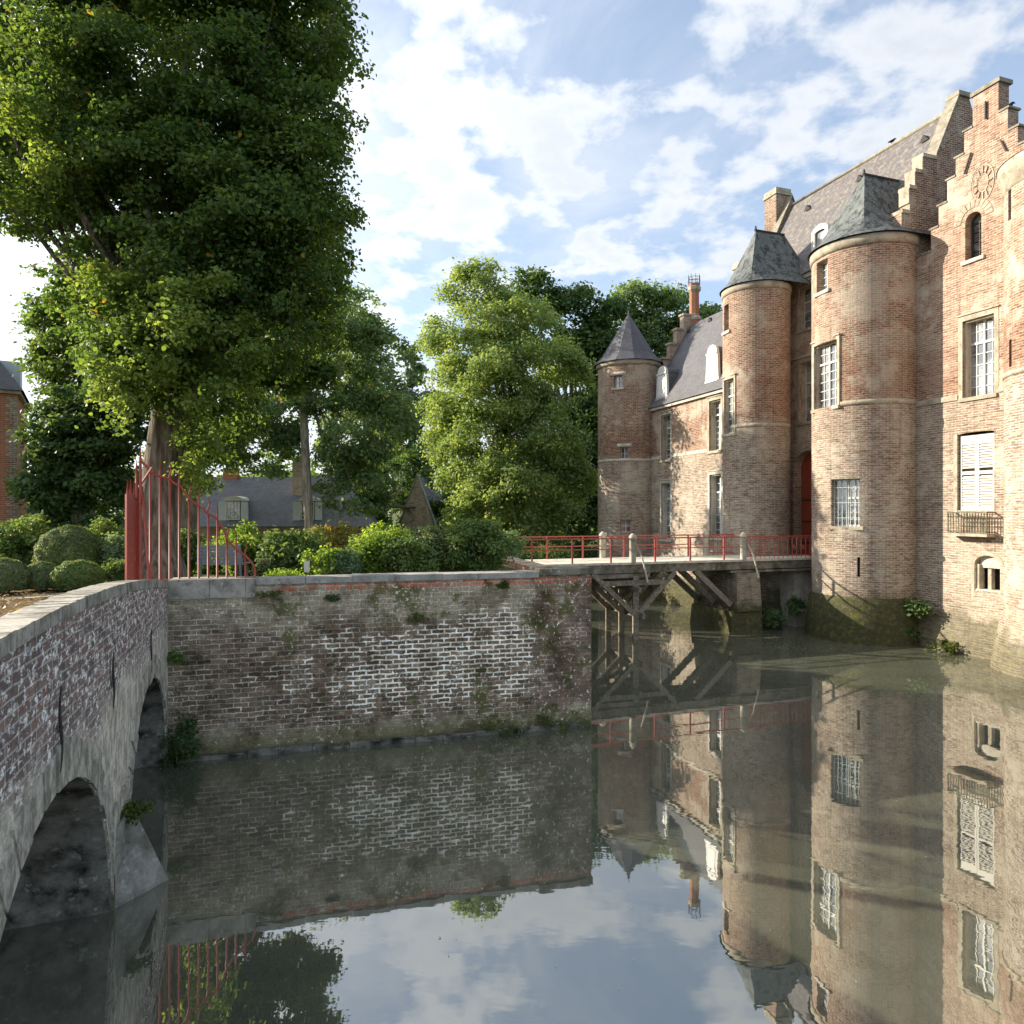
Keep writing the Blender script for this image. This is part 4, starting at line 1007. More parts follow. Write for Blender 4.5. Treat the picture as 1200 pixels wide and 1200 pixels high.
# --- far wing
wW = -2.8; kW0 = -16.6; kW1 = -8.2; zeW = 10.75; wrW = .2; zrW = 16.15
wwin = [rect(775, 486, 786, 539, wW), rect(831, 469, 843, 528, wW), rect(775, 566, 786, 632, wW), rect(831.5, 556, 843, 630, wW)]
ww = [(a, a+.95, c, d) for a, b, c, d in wwin]
hl = [(ww[0][0], ww[0][1], ww[0][2], ww[0][3]), (ww[1][0], ww[1][1], ww[1][2], ww[1][3]), (ww[2][0], ww[2][1], ww[2][2], ww[2][3], .08), (ww[3][0], ww[3][1], ww[3][2], ww[3][3], .08)]
wg = MB(); colwall(wg, kW0, kW1, -1.2, zeW, hl, fac(wW), .5); wg.build('wing_wall', M_brick_wing, cas)
for i, r in enumerate(ww):
    fwin(r, wW, cols=2, panes=(1, 6), transom=.72, rec=.3, surround=True, sw=.13, fw=.06, smat=M_stone if i < 2 else M_stone_white)
ws = MB(); ws.obox(fac(wW), kW0, ww[0][0]-.14, 7.98, 8.14, -.03, .02); ws.build('string_course', M_stone_white, cas); ws = MB(); ws.obox(fac(wW), ww[0][1]+.14, ww[1][0]-.14, 7.98, 8.14, -.03, .02); ws.build('string_course', M_stone_white, cas)
wc = MB(); wc.obox(fac(wW), kW0, kW1, zeW+.002, zeW+.16, -.16, .3); wc.build('cornice', M_stone_white, cas)
wr_ = MB(); slope(wr_, kW0, kF-.44, wW-.25, zeW+.16, wrW, zrW, (wW+.25, zeW+.9)); slope(wr_, kW0, kF-.44, 2*wrW-wW+.25, zeW+.16, wrW, zrW); slope(wr_, kF-.44, kW1, wW-.25, zeW+.16, -.02, zrW-.3); wr_.build('roof', M_slate, cas)
for k0, k1, w0, w1 in ((kW0, kF, 2*wrW-wW-.3, 2*wrW-wW),):
    b_ = MB(); b_.obox(lambda u, v, d: CP(u, d, v), k0, k1, -1, zeW, w0, w1); b_.build('back_wall', M_brick_shade, cas)
wge = MB()
nst = 6
def wtop(u):
    q = 1-abs(u-wrW)/(wrW-wW+.2); i = min(nst, math.floor(q*(nst+1))); return zeW+.55+(zrW-zeW)*i/nst
exs = [wrW+sg*(wrW-wW+.2)*(1-i/(nst+1)) for i in range(nst+1) for sg in (-1, 1)]
colwall(wge, wW-.2, 2*wrW-wW+.2, -1, wtop, [], end(kW0), .4, extra=exs); wge.build('crow_step_gable', M_brick_wing, cas)
for i in range(nst+1):
    a = (wrW-wW+.2)*(1-i/(nst+1)); b_ = (wrW-wW+.2)*(1-(i+1)/(nst+1)); z = zeW+.55+(zrW-zeW)*i/nst
    wcp = MB(); wcp.obox(end(kW0), wrW-a-.06, (wrW-b_-.002) if i < nst else wrW+a+.06, z+.002, z+.13, -.06, .46); wcp.build('coping', M_stone, cas)
    if i < nst: wcp = MB(); wcp.obox(end(kW0), wrW+b_+.002, wrW+a+.06, z+.002, z+.13, -.06, .46); wcp.build('coping', M_stone, cas)
# octagonal chimney with iron crown
w_, zt = wz(813.5, 333, kW0-.2); _, zb_ = wz(812, 378, kW0-.2)
oc = MB(); C_ = CP(kW0-.2, w_, 0)
oc.lathe((C_.x, C_.y), [(.42, zb_-1.5), (.42, zb_+.25), (.36, zb_+.35), (.30, zb_+.5), (.29, zt-.5), (.36, zt-.42), (.38, zt-.25), (.34, zt-.2), (.34, zt), (.0, zt)], n=8, smooth=False)
och = oc.build('chimney', M_redbrick, cas)
ob = MB(); ob.lathe((C_.x, C_.y), [(.43, zb_+.08), (.46, zb_+.12), (.46, zb_+.24), (.38, zb_+.36)], n=8, smooth=False); ob.build('stone_band', M_stone, och); ob = MB(); ob.lathe((C_.x, C_.y), [(.3, zt-.5), (.40, zt-.38), (.41, zt-.22), (.34, zt-.18)], n=8, smooth=False); ob.build('stone_band', M_stone, och)
ic = MB()
for i in range(8):
    t = 2*math.pi*i/8; x, y = C_.x+.34*math.cos(t), C_.y+.34*math.sin(t); ic.tube([(x, y, zt-.05), (x*1.0, y, zt+.55)], [.02, .012], 5)
for zz_ in (zt+.2, zt+.38): ic.tube([(C_.x+.35*math.cos(t), C_.y+.35*math.sin(t), zz_) for t in np.linspace(0, 6.283, 17)], .015, 5, False)
ic.build('iron_crown', M_iron, och)
# dormers
def dormer(k, w0, z0, wd, ht, dep):
    d = MB(); P = fP(k, z0, w0)
    hwid = wd/2
    prof = [(-hwid*1.15, 0), (hwid*1.15, 0), (hwid*1.1, .15), (hwid, .35), (hwid*.86, ht*.72), (hwid*.78, ht*.8)]
    top_ = [(hwid*.78*math.cos(t), ht*.8+ht*.2*math.sin(t)) for t in np.linspace(0, math.pi, 9)]
    prof = prof+top_[1:]+[(-hwid*.86, ht*.72), (-hwid, .35), (-hwid*1.1, .15)]
    d.face([P(a, b, 0) for a, b in prof]); n = len(prof)
    for i in range(n):
        a, b = prof[i], prof[(i+1) % n]; d.face([P(b[0], b[1], 0), P(a[0], a[1], 0), P(a[0], a[1], .14), P(b[0], b[1], .14)])
    o = d.build('dormer', M_white, cas)
    r_ = MB(); r_.obox(P, -hwid*.7, hwid*.7, .2, ht*.82, .14, dep)
    for i in range(8):
        t0 = math.pi*i/8; t1 = math.pi*(i+1)/8
        q = [(hwid*.74*math.cos(t), ht*.8+ht*.17*math.sin(t)) for t in (t0, t1)]
        r_.face([P(q[0][0], q[0][1], .1), P(q[0][0], q[0][1], dep), P(q[1][0], q[1][1], dep), P(q[1][0], q[1][1], .1)][::-1])
    r_.build('dormer_roof', M_slate, o)
    p_ = MB(); p_.obox(P, -hwid*.55, hwid*.55, .35, ht*.74, -.02, -.002); p_.obox(P, -hwid*1.0, hwid*1.0, .12, .2, -.05, -.002); p_.obox(P, -hwid*.85, hwid*.85, ht*.76, ht*.8, -.05, -.002); p_.build('shutter', paint('dormer_white_%d' % int(k*-10), (0.78, 0.78, 0.76), .5, .1), o)
for (px0, py0, px1, py1) in ((768.5, 429, 782, 469), (826.5, 404, 842, 448)):
    w0_ = wW+.10
    r = rect(px0, py0, px1, py1, w0_); dormer((r[0]+r[1])/2, w0_, r[2]-.1, (r[1]-r[0])*.95, r[3]-r[2]+.1, 1.9)
r = rect(949, 266, 967, 297, 0.1); dz = ze+.75
P = fP(r[0]+.65, dz, .05); d = MB(); d.obox(P, -.5, -.32, 0, 1.15, 0, .15); d.obox(P, .32, .5, 0, 1.15, 0, .15); d.obox(P, -.32, .32, .0, .12, 0, .15)
for i in range(8):
    t0 = math.pi*i/8; t1 = math.pi*(i+1)/8; o_, i_ = (.5, .32), (.34, .12)
    q = lambda t, s_, dd: P(math.cos(t)*s_[0], 1.15+math.sin(t)*s_[1] if s_ is o_ else 1.10+math.sin(t)*s_[1], dd)
    d.face([q(t0, i_, 0), q(t0, o_, 0), q(t1, o_, 0), q(t1, i_, 0)]); d.face([q(t0, o_, 0), q(t0, o_, 1.0), q(t1, o_, 1.0), q(t1, o_, 0)]); d.face([q(t1, i_, 0), q(t1, i_, .15), q(t0, i_, .15), q(t0, i_, 0)])
do_ = d.build('dormer', M_white, cas)
d2 = MB(); d2.obox(P, -.46, .46, .02, 1.14, .16, 1.0); d2.build('dormer_roof', M_slate, do_)
d3 = MB(); d3.obox(P, -.32, .32, .12, 1.15, .10, .12); d3.build('window', M_glass, do_)
for (px, py) in ((833, 375), (808, 388)):
    k, w_, z_ = on_slope(px, py, wW+.25, zeW+.9, wrW, zrW); v = MB()
    a = [CP(k-.2, w_-.1, z_-.1), CP(k+.2, w_-.1, z_-.1), CP(k, w_-.14, z_+.12)]; b_ = CP(k, w_+.1, z_+.14)
    v.face([a[0], a[1], a[2]]); v.face([a[0], a[2], b_]); v.face([a[2], a[1], b_]); v.build('roof_vent', M_lead, cas)

# --- far round tower
TF = (6.95, 40.7); RF = 1.82
to, inf = tower(TF, RF, 13.45, [(719, 440, 729, 454), (727, 524, 736, 538), (727, 609, 739, 624)], mat=M_brick_wing, zbase=.6)
for i_, s_ in zip(inf, (True, False, False)): twin(TF, RF, i_, cols=2, panes=(1, 2), transom=None, rec=.2, surround=False, sill=s_, smat=M_stone_white, fw=.04)
for i_ in inf[:2]:
    lt = MB(); a, da, z0, z1 = i_; lt.lathe(TF, [(RF-.01, z1+.01), (RF+.03, z1+.02), (RF+.03, z1+.2), (RF-.01, z1+.21)], a-da*.95, a+da*.95, 6); lt.build('lintel', M_stone_white, cas)
ring(TF, RF, 7.9, 8.06, .03, mat=M_stone_white); ring(TF, RF, 13.45, 13.72, .12, 'cornice')
cf = MB(); cf.lathe(TF, [(RF+.28, 13.7), (RF*.86, 14.25), (RF*.5, 15.35), (.06, 16.75), (.03, 17.0)], n=12, smooth=False); cf.build('conical_roof', M_slate_cone, cas)
tb_ = MB(); tb_.lathe(TF, [(RF+.1, -1), (RF+.08, .4), (RF-.01, .62)], n=48); tb_.build('tower_base', M_brick_wing, cas)

# ------------------------------------------------------------------ footbridge
FO = Vector((4.9, 26.75, 0)); FI = IN; FA = AX        # FI towards the castle, -FA to the far side
def fb(t, s, z): return FO+FI*t-FA*s+ZZ*z              # t along, s across (0 near, 2.6 far)
WD = 2.6; t0, t1 = -5.3, 9.3; zD = 3.04
fbr = empty('footbridge', fb(2, 1.3, 0), 'timber and concrete footbridge with red handrails leading to the castle door', 'bridge')
dk = MB()
PD = lambda u, v, d: fb(u, d, v)
dk.obox(PD, t0, t1, zD-.09, zD, -.06, WD+.06); dk.build('deck', stone('footbridge_deck_concrete', (0.78, 0.73, 0.61), (0.60, 0.55, 0.44), .2), fbr)
gd = MB(); gd.obox(PD, t0+.4, t1-.3, zD-.42, zD-.092, .0, .28); gd.obox(PD, t0+.4, t1-.3, zD-.42, zD-.092, WD-.28, WD); gd.obox(PD, t0+.4, t1-.3, zD-.40, zD-.092, 1.15, 1.45)
gd.obox(PD, t0+.2, .6, zD-.62, zD-.452, .05, .32); gd.build('edge_beam', M_mossy, fbr)
sup = MB(); sup.obox(PD, 4.35, 9.2, zD-.55, zD-.46, .0, WD); sup.build('slab', M_mossy, fbr)
# masonry abutment near the castle side and bank side
ab = MB()
def trap(mb, ta0, ta1, tb0, tb1, z0, z1, s0=-.15, s1=WD+.15):
    b_ = [fb(ta0, s0-.1, z0), fb(ta1, s0-.1, z0), fb(ta1, s1+.1, z0), fb(ta0, s1+.1, z0)]; t_ = [fb(tb0, s0, z1), fb(tb1, s0, z1), fb(tb1, s1, z1), fb(tb0, s1, z1)]
    for i in range(4):
        j = (i+1) % 4; mb.face([b_[i], b_[j], t_[j], t_[i]])
    mb.face(t_)
trap(ab, 4.15, 5.8, 4.3, 5.75, -1, .9); trap(ab, 4.45, 5.7, 4.55, 5.65, .9, zD-.56)
ab.build('abutment', castle_brick('abutment_brick', zs=9, moss=1.0, mz=-.1, tint=.8, low=(.4,.35,.27)), fbr)
ab2 = MB(); trap(ab2, t0-.9, t0+.5, t0-.9, t0+.5, -1, zD-.15); ab2.build('abutment', M_brick, fbr)
ab3 = MB(); trap(ab3, 8.0, 8.9, 8.0, 8.9, -1, zD-.56, .5, WD+.2); ab3.build('pier', stone('sunlit_pier_tone', (.66, .61, .52), (.50, .46, .38), .2, .1), fbr)  # pale colour puts a sunlit stretch of wall into the pier
for (ta, tb, sa, sb_, za, zb2, nm) in [(0, 0, 0.12, 0.12, -.6, 2.5, 'post'), (0, 0, WD/2, WD/2, -.6, 2.5, 'post'), (0, 0, WD-.12, WD-.12, -.6, 2.5, 'post')]:
    p = MB(); p.bar(fb(ta, sa, za), fb(tb, sb_, zb2), .22, .22); p.build(nm, M_wood, fbr)
for s_ in (.12, WD/2, WD-.12):
    c_ = MB(); c_.bar(fb(-1.6, s_+.002, 2.22), fb(1.25, s_+.002, 2.22), .17, .2); c_.build('cap_beam', M_wood, fbr)
    for (a, za, b_, zb2) in ((.1, 1.0, 1.75, 2.62), (-.1, 1.0, -1.9, 2.62)):
        q = MB(); q.bar(fb(a, s_-.02, za), fb(b_, s_-.02, zb2), .17, .19); q.build('brace', M_wood, fbr)
    q = MB(); q.bar(fb(4.4, s_+.0, 1.15), fb(2.7, s_+.0, 2.62), .2, .22); q.build('brace', M_wood, fbr)
q = MB(); q.bar(fb(.13, -.3, .95), fb(.13, WD+.3, .95), .12, .2); q.build('cross_beam', M_wood, fbr)
q = MB(); q.bar(fb(-.13, -.5, 2.0), fb(-.13, WD+.3, 2.0), .12, .2); q.build('cross_beam', M_wood, fbr)
for (sa, sb_) in ((.1, WD-.1), (WD-.1, .1)):
    q = MB(); q.bar(fb(.0, sa, .9), fb(.0, sb_, 2.1), .06, .14); q.build('cross_brace', M_wood, fbr)
# white stone pillars with struts
M_pillar = stone('pillar_limestone', (.62, .58, .48), (.42, .38, .30), .5)
for (t_, s_, strut) in ((-.2, -.02, 1), (-.2, WD+.02, 0), (4.95, -.02, 1), (4.95, WD+.02, 0), (t0+.05, -.02, 0), (t0+.05, WD+.02, 0)):
    p = MB(); c = fb(t_, s_, 0); h = 1.02 if t_ > t0+.1 else .8; r = .13 if t_ > t0+.1 else .09
    prof = [(r, zD-.02), (r, zD+h-.12), (r+.03, zD+h-.1), (r+.03, zD+h-.05), (r*.85, zD+h+.04), (r*.35, zD+h+.1), (0.001, zD+h+.11)]
    p.lathe((c.x, c.y), prof, n=12); po = p.build('pillar', M_pillar, fbr)
    if strut:
        q = MB(); pts = [fb(t_+.08, s_-.06, zD+h*.72), fb(t_+.22, s_-.35, zD+.2), fb(t_+.42, s_-.42, zD-.75)]; q.tube(pts, .035, 8); q.build('strut', M_pillar, po)
# handrails
def rail(ta, tb, s_, n, near):
    for zz_, th in ((zD+.93, .06), (zD+.52, .045)):
        r = MB(); r.bar(fb(ta, s_, zz_), fb(tb, s_, zz_), th, th*.8); r.build('handrail', M_redrail, fbr)
    for i in range(n):
        f = (i+.5)/n; p = MB(); p.bar(fb(ta+(tb-ta)*f, s_, zD), fb(ta+(tb-ta)*f, s_, zD+.96), .065, .065); p.build('rail_post', M_redrail, fbr)
rail(t0+.1, -.32, .0, 3, True); rail(.0, 4.82, .0, 3, True); rail(t0+.1, -.32, WD, 3, False); rail(.0, 4.82, WD, 3, False)
for s_ in (0, WD):
    r = MB(); r.bar(fb(5.1, s_, zD+.93), fb(9.1, s_, zD+.93), .06, .05); r.bar(fb(5.1, s_, zD+.12), fb(9.1, s_, zD+.12), .05, .04)
    n = 17
    for i in range(n):
        t_ = 5.1+4.0*i/n; r.bar(fb(t_, s_, zD), fb(t_, s_, zD+.93), .022, .022)
        t2 = t_+4.0/n; r.tube([fb(t_+(t2-t_)*(1-math.cos(a))/2, s_, zD+.72+.14*math.sin(a)) for a in np.linspace(0, math.pi, 7)], .012, 5, False)
        if i % 2 == 0: r.tube([fb(t_+(t2-t_)*.5+.04*math.cos(a), s_, zD+.45+.1*math.sin(a)) for a in np.linspace(0, 6.283, 9)], .012, 5, False)
    r.build('balustrade', M_redrail, fbr)

# ------------------------------------------------------------------ red gate
gate = empty('fan_gate', (A.x, A.y, 3.3), 'red iron fan railing and narrow gate post at the end of the stone bridge', 'railing')
def wu(px):
    r = (px-600)/800; u = (r*(A.y+.25)-(A.x-.0))/(E1.x-r*E1.y); u = (r*(A.y-E1N.y*.25)-(A.x-E1N.x*.25))/(E1.x-r*E1.y); D = A.y-E1N.y*.25+E1.y*u; return u, D
def wp(px, py, off=.25):
    r = (px-600)/800; a = A-E1N*off; u = (r*a.y-a.x)/(E1.x-r*E1.y); D = a.y+E1.y*u; p = a+E1*u; return Vector((p.x, p.y, CAMZ+(600-py)*D/800))
bars_px = [(176, 537, 0), (187.5, 541, 0), (199, 546, 1), (210, 551, 0), (221.5, 568, 1), (233, 574, 0), (244, 585, 1), (254.7, 592, 0), (266, 617, 1), (276.7, 625, 0), (287.5, 636, 1)]
for (px, py, wig) in bars_px:
    b0 = wp(px, 679); b1 = wp(px, py+8); b2_ = wp(px, py-2); mbb = MB()
    if wig: m1 = wp(px-1.2, py+14); m2 = wp(px+1.6, py+6); mbb.tube([b0, wp(px, py+22), m1, m2, wp(px+.5, py-2)], [.022, .022, .022, .017, .004], 7)
    else: mbb.tube([b0, wp(px, py+12), b2_], [.022, .021, .004], 7)
    mbb.build('bar', M_red, gate)
sc_ = [(166, 541), (170, 545), (176, 553), (182, 557), (190, 559), (199, 562), (205, 567), (212, 570), (217, 578), (222, 585), (230, 591), (238, 596), (242, 601), (250, 605), (257, 611), (262, 621), (267, 633), (273, 640), (280, 646), (288, 652), (295, 659), (298.5, 667), (298.5, 679)]
s = MB(); s.tube([wp(x, y, .235) for x, y in sc_], .024, 7); s.build('scroll', M_red, gate)
s = MB(); s.bar(wp(163, 679.5), wp(301, 679.5), .05, .03); s.build('base_rail', M_red, gate)
GP = lambda px, py, D: at(px, py, D)
pn = MB(); a0 = at(148, 680, 13.1); a1 = at(162.5, 680, 13.3)
def PP(u, v, d): p = a0.lerp(a1, u); n_ = (a1-a0).cross(ZZ).normalized(); return Vector((p.x, p.y, 0))-n_*d+ZZ*v
zt0 = CAMZ+45*13.2/800
pn.obox(PP, .0, 1, 3.3, CAMZ+21*13.2/800, 0, .05); pn.obox(PP, -.03, .10, 3.3, CAMZ+20*13.2/800, -.03, .0-.002); pn.obox(PP, .86, .99, 3.3, CAMZ+21*13.2/800, -.03, -.002)
pn.obox(PP, .38, .46, CAMZ+(600-648)*13.2/800-.05, CAMZ+(600-648)*13.2/800+.05, -.006, -.001)
pn.build('lock_panel', M_red, gate)
for (px, py) in ((149.5, 562), (153, 561), (157, 563), (160, 540), (164.5, 524)):
    s = MB(); D = 13.25; s.tube([at(px, 684 if px > 163 else 584, D), at(px, py+16, D), at(px, py, D)], [.03, .026, .005], 7); s.build('bar', M_red, gate)
s = MB(); s.tube([at(166, 570, 13.3), at(169, 600, 13.2), at(175, 684, 13.0)], .025, 7); s.build('stay', M_red, gate)
s = MB(); s.bar(at(160, 575, 13.25), at(178, 548, 13.6), .035); s.build('stay', M_red, gate)

# ------------------------------------------------------------------ vegetation
def leafmesh(name, pos, nrm, size, mat, parent=None, hexa=True, rs=None):
    n = len(pos); rs = rs or np.random.RandomState(1)
    nrm = nrm/np.maximum(np.linalg.norm(nrm, axis=1, keepdims=True), 1e-6)
    rv = rs.normal(size=(n, 3)); t = np.cross(nrm, rv); t /= np.maximum(np.linalg.norm(t, axis=1, keepdims=True), 1e-6); b = np.cross(nrm, t)
    if hexa: pts = [(0, -.5, 0), (.36, -.22, .10), (.34, .2, .09), (0, .55, 0), (-.34, .2, .09), (-.36, -.22, .10)]
    else: pts = [(0, -.55, 0), (.36, 0, .1), (0, .6, 0), (-.36, 0, .1)]
    m = len(pts); s = size[:, None]
    V = np.empty((n, m, 3), np.float32)
    for i, (x, y, z) in enumerate(pts): V[:, i] = pos+(t*x+b*y+nrm*z)*s
    me = bpy.data.meshes.new(name); me.vertices.add(n*m); me.vertices.foreach_set('co', V.ravel())
    me.loops.add(n*m); me.loops.foreach_set('vertex_index', np.arange(n*m, dtype=np.int32))
    me.polygons.add(n); me.polygons.foreach_set('loop_start', np.arange(0, n*m, m, dtype=np.int32)); me.polygons.foreach_set('loop_total', np.full(n, m, np.int32))
    me.update(); me.validate()
    return link(name, me, mat, parent)
def cloudpts(rs, blobs, n, clump, shell=0.55, flat=0.7, per=26, lump=0.36, lumps=None):
    """blobs: (x,y,z,rx,ry,rz). blob -> lumps (boughs) -> clumps -> leaves; returns pos,nrm"""
    def unit(k):
        d = rs.normal(size=(k, 3)); return d/np.linalg.norm(d, axis=1, keepdims=True)
    LB_ = []
    for b in blobs:
        r = (b[3]*b[4]*b[5])**(1/3); k = lumps or int(min(34, max(8, 9*(r/clump)**.9)))
        d = unit(k); rad = shell+(1.02-shell)*rs.rand(k)**.5; c = np.array(b[:3])+d*np.array(b[3:])*rad[:, None]*.86
        lr = r*lump*(.6+.8*rs.rand(k))
        for i in range(k): LB_.append((*c[i], lr[i], lr[i], lr[i]*.62, *d[i]))
        LB_.append((*b[:3], b[3]*.55, b[4]*.55, b[5]*.55, 0, 0, .01))
    Lb = np.array(LB_); vol = (Lb[:, 3]*Lb[:, 4]*Lb[:, 5])**(2/3); vol[Lb[:, 8] == .01] *= .5; nc = max(1, n//per)
    idx = rs.choice(len(Lb), nc, p=vol/vol.sum()); Bm = Lb[idx]
    d = unit(nc); d[:, 2] = np.abs(d[:, 2])*.9-.25*rs.rand(nc); d = d*.75+Bm[:, 6:9]*.45; d /= np.linalg.norm(d, axis=1, keepdims=True)
    rad = .55+.5*rs.rand(nc)**.7
    cc = Bm[:, :3]+d*Bm[:, 3:6]*rad[:, None]; cc[:, 2] -= .12*Bm[:, 3]*(d[:, 0]**2+d[:, 1]**2)
    cr = clump*(0.5+0.8*rs.rand(nc))
    ci = np.repeat(np.arange(nc), per); off = np.clip(rs.normal(size=(len(ci), 3))*0.45, -.8, .8); off[:, 2] *= flat
    pos = cc[ci]+off*cr[ci][:, None]; pos[:, 2] -= (off[:, 0]**2+off[:, 1]**2)*cr[ci]*0.3
    nr = d[ci]*0.7+rs.normal(size=(len(ci), 3))*0.65; nr[:, 2] += 0.55
    return pos, nr
def limb(mb, p, q, r0, r1, rs, n=6, wob=.12):
    p, q = Vector(p), Vector(q); pts = []; ln = (q-p).length
    for i in range(n+1):
        f = i/n; o = Vector(rs.normal(size=3).tolist())*wob*ln*.25*math.sin(f*math.pi); pts.append(p.lerp(q, f)+o)
    mb.tube(pts, [r0+(r1-r0)*i/n for i in range(n+1)], 9); return pts
def tree(name, label, base, trunk_r, fork, blobs, n, leaf, lmat, bmat=M_bark, seed=1, clump=.5, shell=.55, hexa=False, group=None, cat='tree', nl=14, top=None, flare=True, flat=.7, per=26, extra=None):
    rs = np.random.RandomState(seed); o = empty(name, base, label, cat, group)
    t = MB(); b = Vector(base); f = Vector(fork); m_ = 10; pts = []; rd = []
    for i in range(m_+1):
        q = i/m_; w_ = Vector((math.sin(q*3+seed)*.06, math.cos(q*4+seed)*.05, 0))*trunk_r*3*(q > 0); pts.append(b.lerp(f, q)+w_); rd.append(trunk_r*((1.55 if flare else 1.05)-.55*min(1, q*5) if q < .2 and flare else 1.0-.25*q))
    t.tube(pts, rd, 14)
    bl = sorted(blobs, key=lambda x: -x[3]*x[5])[:nl]
    for x in bl:
        c = Vector(x[:3]); e = f.lerp(c, .9); st = pts[-1].lerp(pts[-3], rs.rand())
        pp = limb(t, st, e, trunk_r*.42, .04, rs)
        for _ in range(3):
            dv = Vector(rs.normal(size=3).tolist()).normalized(); e2 = c+Vector((dv.x*x[3], dv.y*x[4], dv.z*x[5]))*.8; limb(t, pp[int(rs.randint(2, 5))], e2, trunk_r*.16, .015, rs, 4)
    t.build('trunk', bmat, o)
    pos, nr = cloudpts(rs, blobs, n, clump, shell, flat, per)
    if extra is not None: pos = np.vstack([pos, extra[0]]); nr = np.vstack([nr, extra[1]])
    leafmesh('crown', pos, nr, leaf*(.65+.7*rs.rand(len(pos))), lmat, o, hexa, rs)
    return o
def pb(px, py, rx, ry, D, dd=0, rz=None):
    c = at(px, py, D+dd); s = (D+dd)/800; return (c.x, c.y, c.z, rx*s, (rz if rz else max(rx, ry)*.8*s), ry*s)

# big linden by the gate
DL = 15.6
lb = [pb(250, 120, 150, 140, DL), pb(120, 60, 120, 90, DL, 1.0), pb(325, 250, 80, 100, DL, -.6), pb(50, 150, 110, 85, DL, 1.5), pb(20, 215, 95, 55, DL, .6), pb(255, 260, 120, 100, DL, -.4), pb(150, 230, 80, 80, DL, -.3),
      pb(338, 90, 74, 110, DL, 0), pb(352, 200, 60, 60, DL, -.8), pb(210, 385, 95, 60, DL, -.7), pb(300, 370, 90, 62, DL, -.2), pb(155, 425, 48, 48, DL, -.7), pb(205, 445, 62, 38, DL, -.9), pb(270, 440, 60, 45, DL, .2), pb(345, 340, 55, 45, DL),
      pb(240, -80, 190, 120, DL), pb(60, -60, 150, 110, DL, 1), pb(360, -20, 70, 70, DL), pb(235, 530, 26, 50, DL, .7), pb(140, 480, 22, 30, DL, -.5), pb(130, 330, 60, 50, DL, -.6), pb(60, 90, 80, 80, DL, -1.2), pb(90, 190, 70, 60, DL, -.9), pb(180, 170, 80, 70, DL, -1.2), pb(15, 235, 60, 35, DL, -.6), pb(362, 130, 45, 60, DL, -.5), pb(310, 320, 70, 60, DL, -1.0), pb(215, 330, 70, 60, DL, -1.2)]
tree('linden_tree', 'huge dark leafed linden with a gnarled trunk standing behind the red railing', (at(183, 690, DL).x, DL, 3.2), .50, at(205, 440, DL), lb, 310000, .088, M_lf_linden, seed=3, clump=.40, hexa=True, shell=.5, nl=20, per=26)
def side_sprays():
    pass
def young(parent, blobs, n, leaf, mat, seed):  # adds lighter leaf clumps that stand in for sunlit foliage
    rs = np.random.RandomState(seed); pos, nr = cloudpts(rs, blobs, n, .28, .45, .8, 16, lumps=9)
    return leafmesh('sunlit_sprays', pos, nr, leaf*(.6+.8*rs.rand(n if len(pos) == n else len(pos))), mat, parent, True, rs)
LT = [o for o in bpy.data.objects if o.name == 'linden_tree'][0]
M_lf_sunlit = leafmat('sunlit_linden_leaves', (0.11, 0.15, 0.042), (0.20, 0.24, 0.07), None, 0, 0.5)  # lighter linden tone: sunlight put into the leaf colour
young(LT, [pb(150, 415, 50, 50, DL, -1.9), pb(195, 385, 55, 45, DL, -2.2), pb(125, 345, 38, 36, DL, -1.9), pb(215, 440, 50, 34, DL, -2.0), pb(262, 395, 50, 40, DL, -1.9), pb(118, 440, 26, 30, DL, -1.5), pb(150, 470, 26, 22, DL, -1.6),  # lighter clumps standing in for sunlit foliage
           pb(235, 345, 45, 36, DL, -2.2), pb(30, 130, 60, 45, DL, -1.9), pb(70, 190, 40, 30, DL, -2), pb(232, 500, 22, 36, DL, -.6), pb(228, 555, 18, 36, DL, -.3), pb(285, 450, 30, 22, DL, -1)], 14000, .082, M_lf_sunlit, 91)
# second linden behind, left
D2 = 24
tree('linden_tree', 'leafy tree left of the big linden, beside the red brick pavilion', (at(100, 640, 28).x, 28, 2.8), .38, at(100, 440, 28), [pb(95, 345, 55, 50, 28), pb(66, 395, 36, 40, 28), pb(110, 420, 60, 55, 28, -.5), pb(140, 330, 50, 55, 28, 1), pb(78, 455, 28, 28, 28)], 34000, .16, M_lf_linden, seed=5, clump=.5, nl=6)
tree('linden_tree', 'darker linden right behind the big gnarled trunk, its drooping boughs hanging before the farmhouse roof', (at(216, 640, 21.5).x, 21.5, 3.2), .34, at(222, 440, 21.5), [pb(300, 405, 72, 55, 21.5), pb(345, 345, 52, 50, 21.5), pb(250, 430, 62, 50, 21.5), pb(225, 345, 80, 70, 21.5), pb(320, 290, 75, 60, 21.5), pb(272, 495, 40, 40, 21.5), pb(150, 390, 60, 70, 21.5), pb(210, 520, 40, 42, 21.5, .5), pb(340, 430, 45, 35, 21.5)], 62000, .14, M_lf_linden, seed=25, clump=.45, nl=8)
tree('broadleaf_tree', 'dark broad tree filling the gap between brick pavilion and linden trunk', (at(90, 640, 24.5).x, 24.5, 2.9), .3, at(90, 560, 24.5), [pb(92, 520, 45, 50, 24.5), pb(118, 570, 42, 50, 24.5), pb(74, 562, 28, 50, 24.5), pb(130, 500, 36, 48, 24.5), pb(105, 475, 45, 30, 24.5, 1), pb(76, 500, 26, 34, 24.5)], 34000, .16, M_lf_dark, seed=6, clump=.5, nl=5)
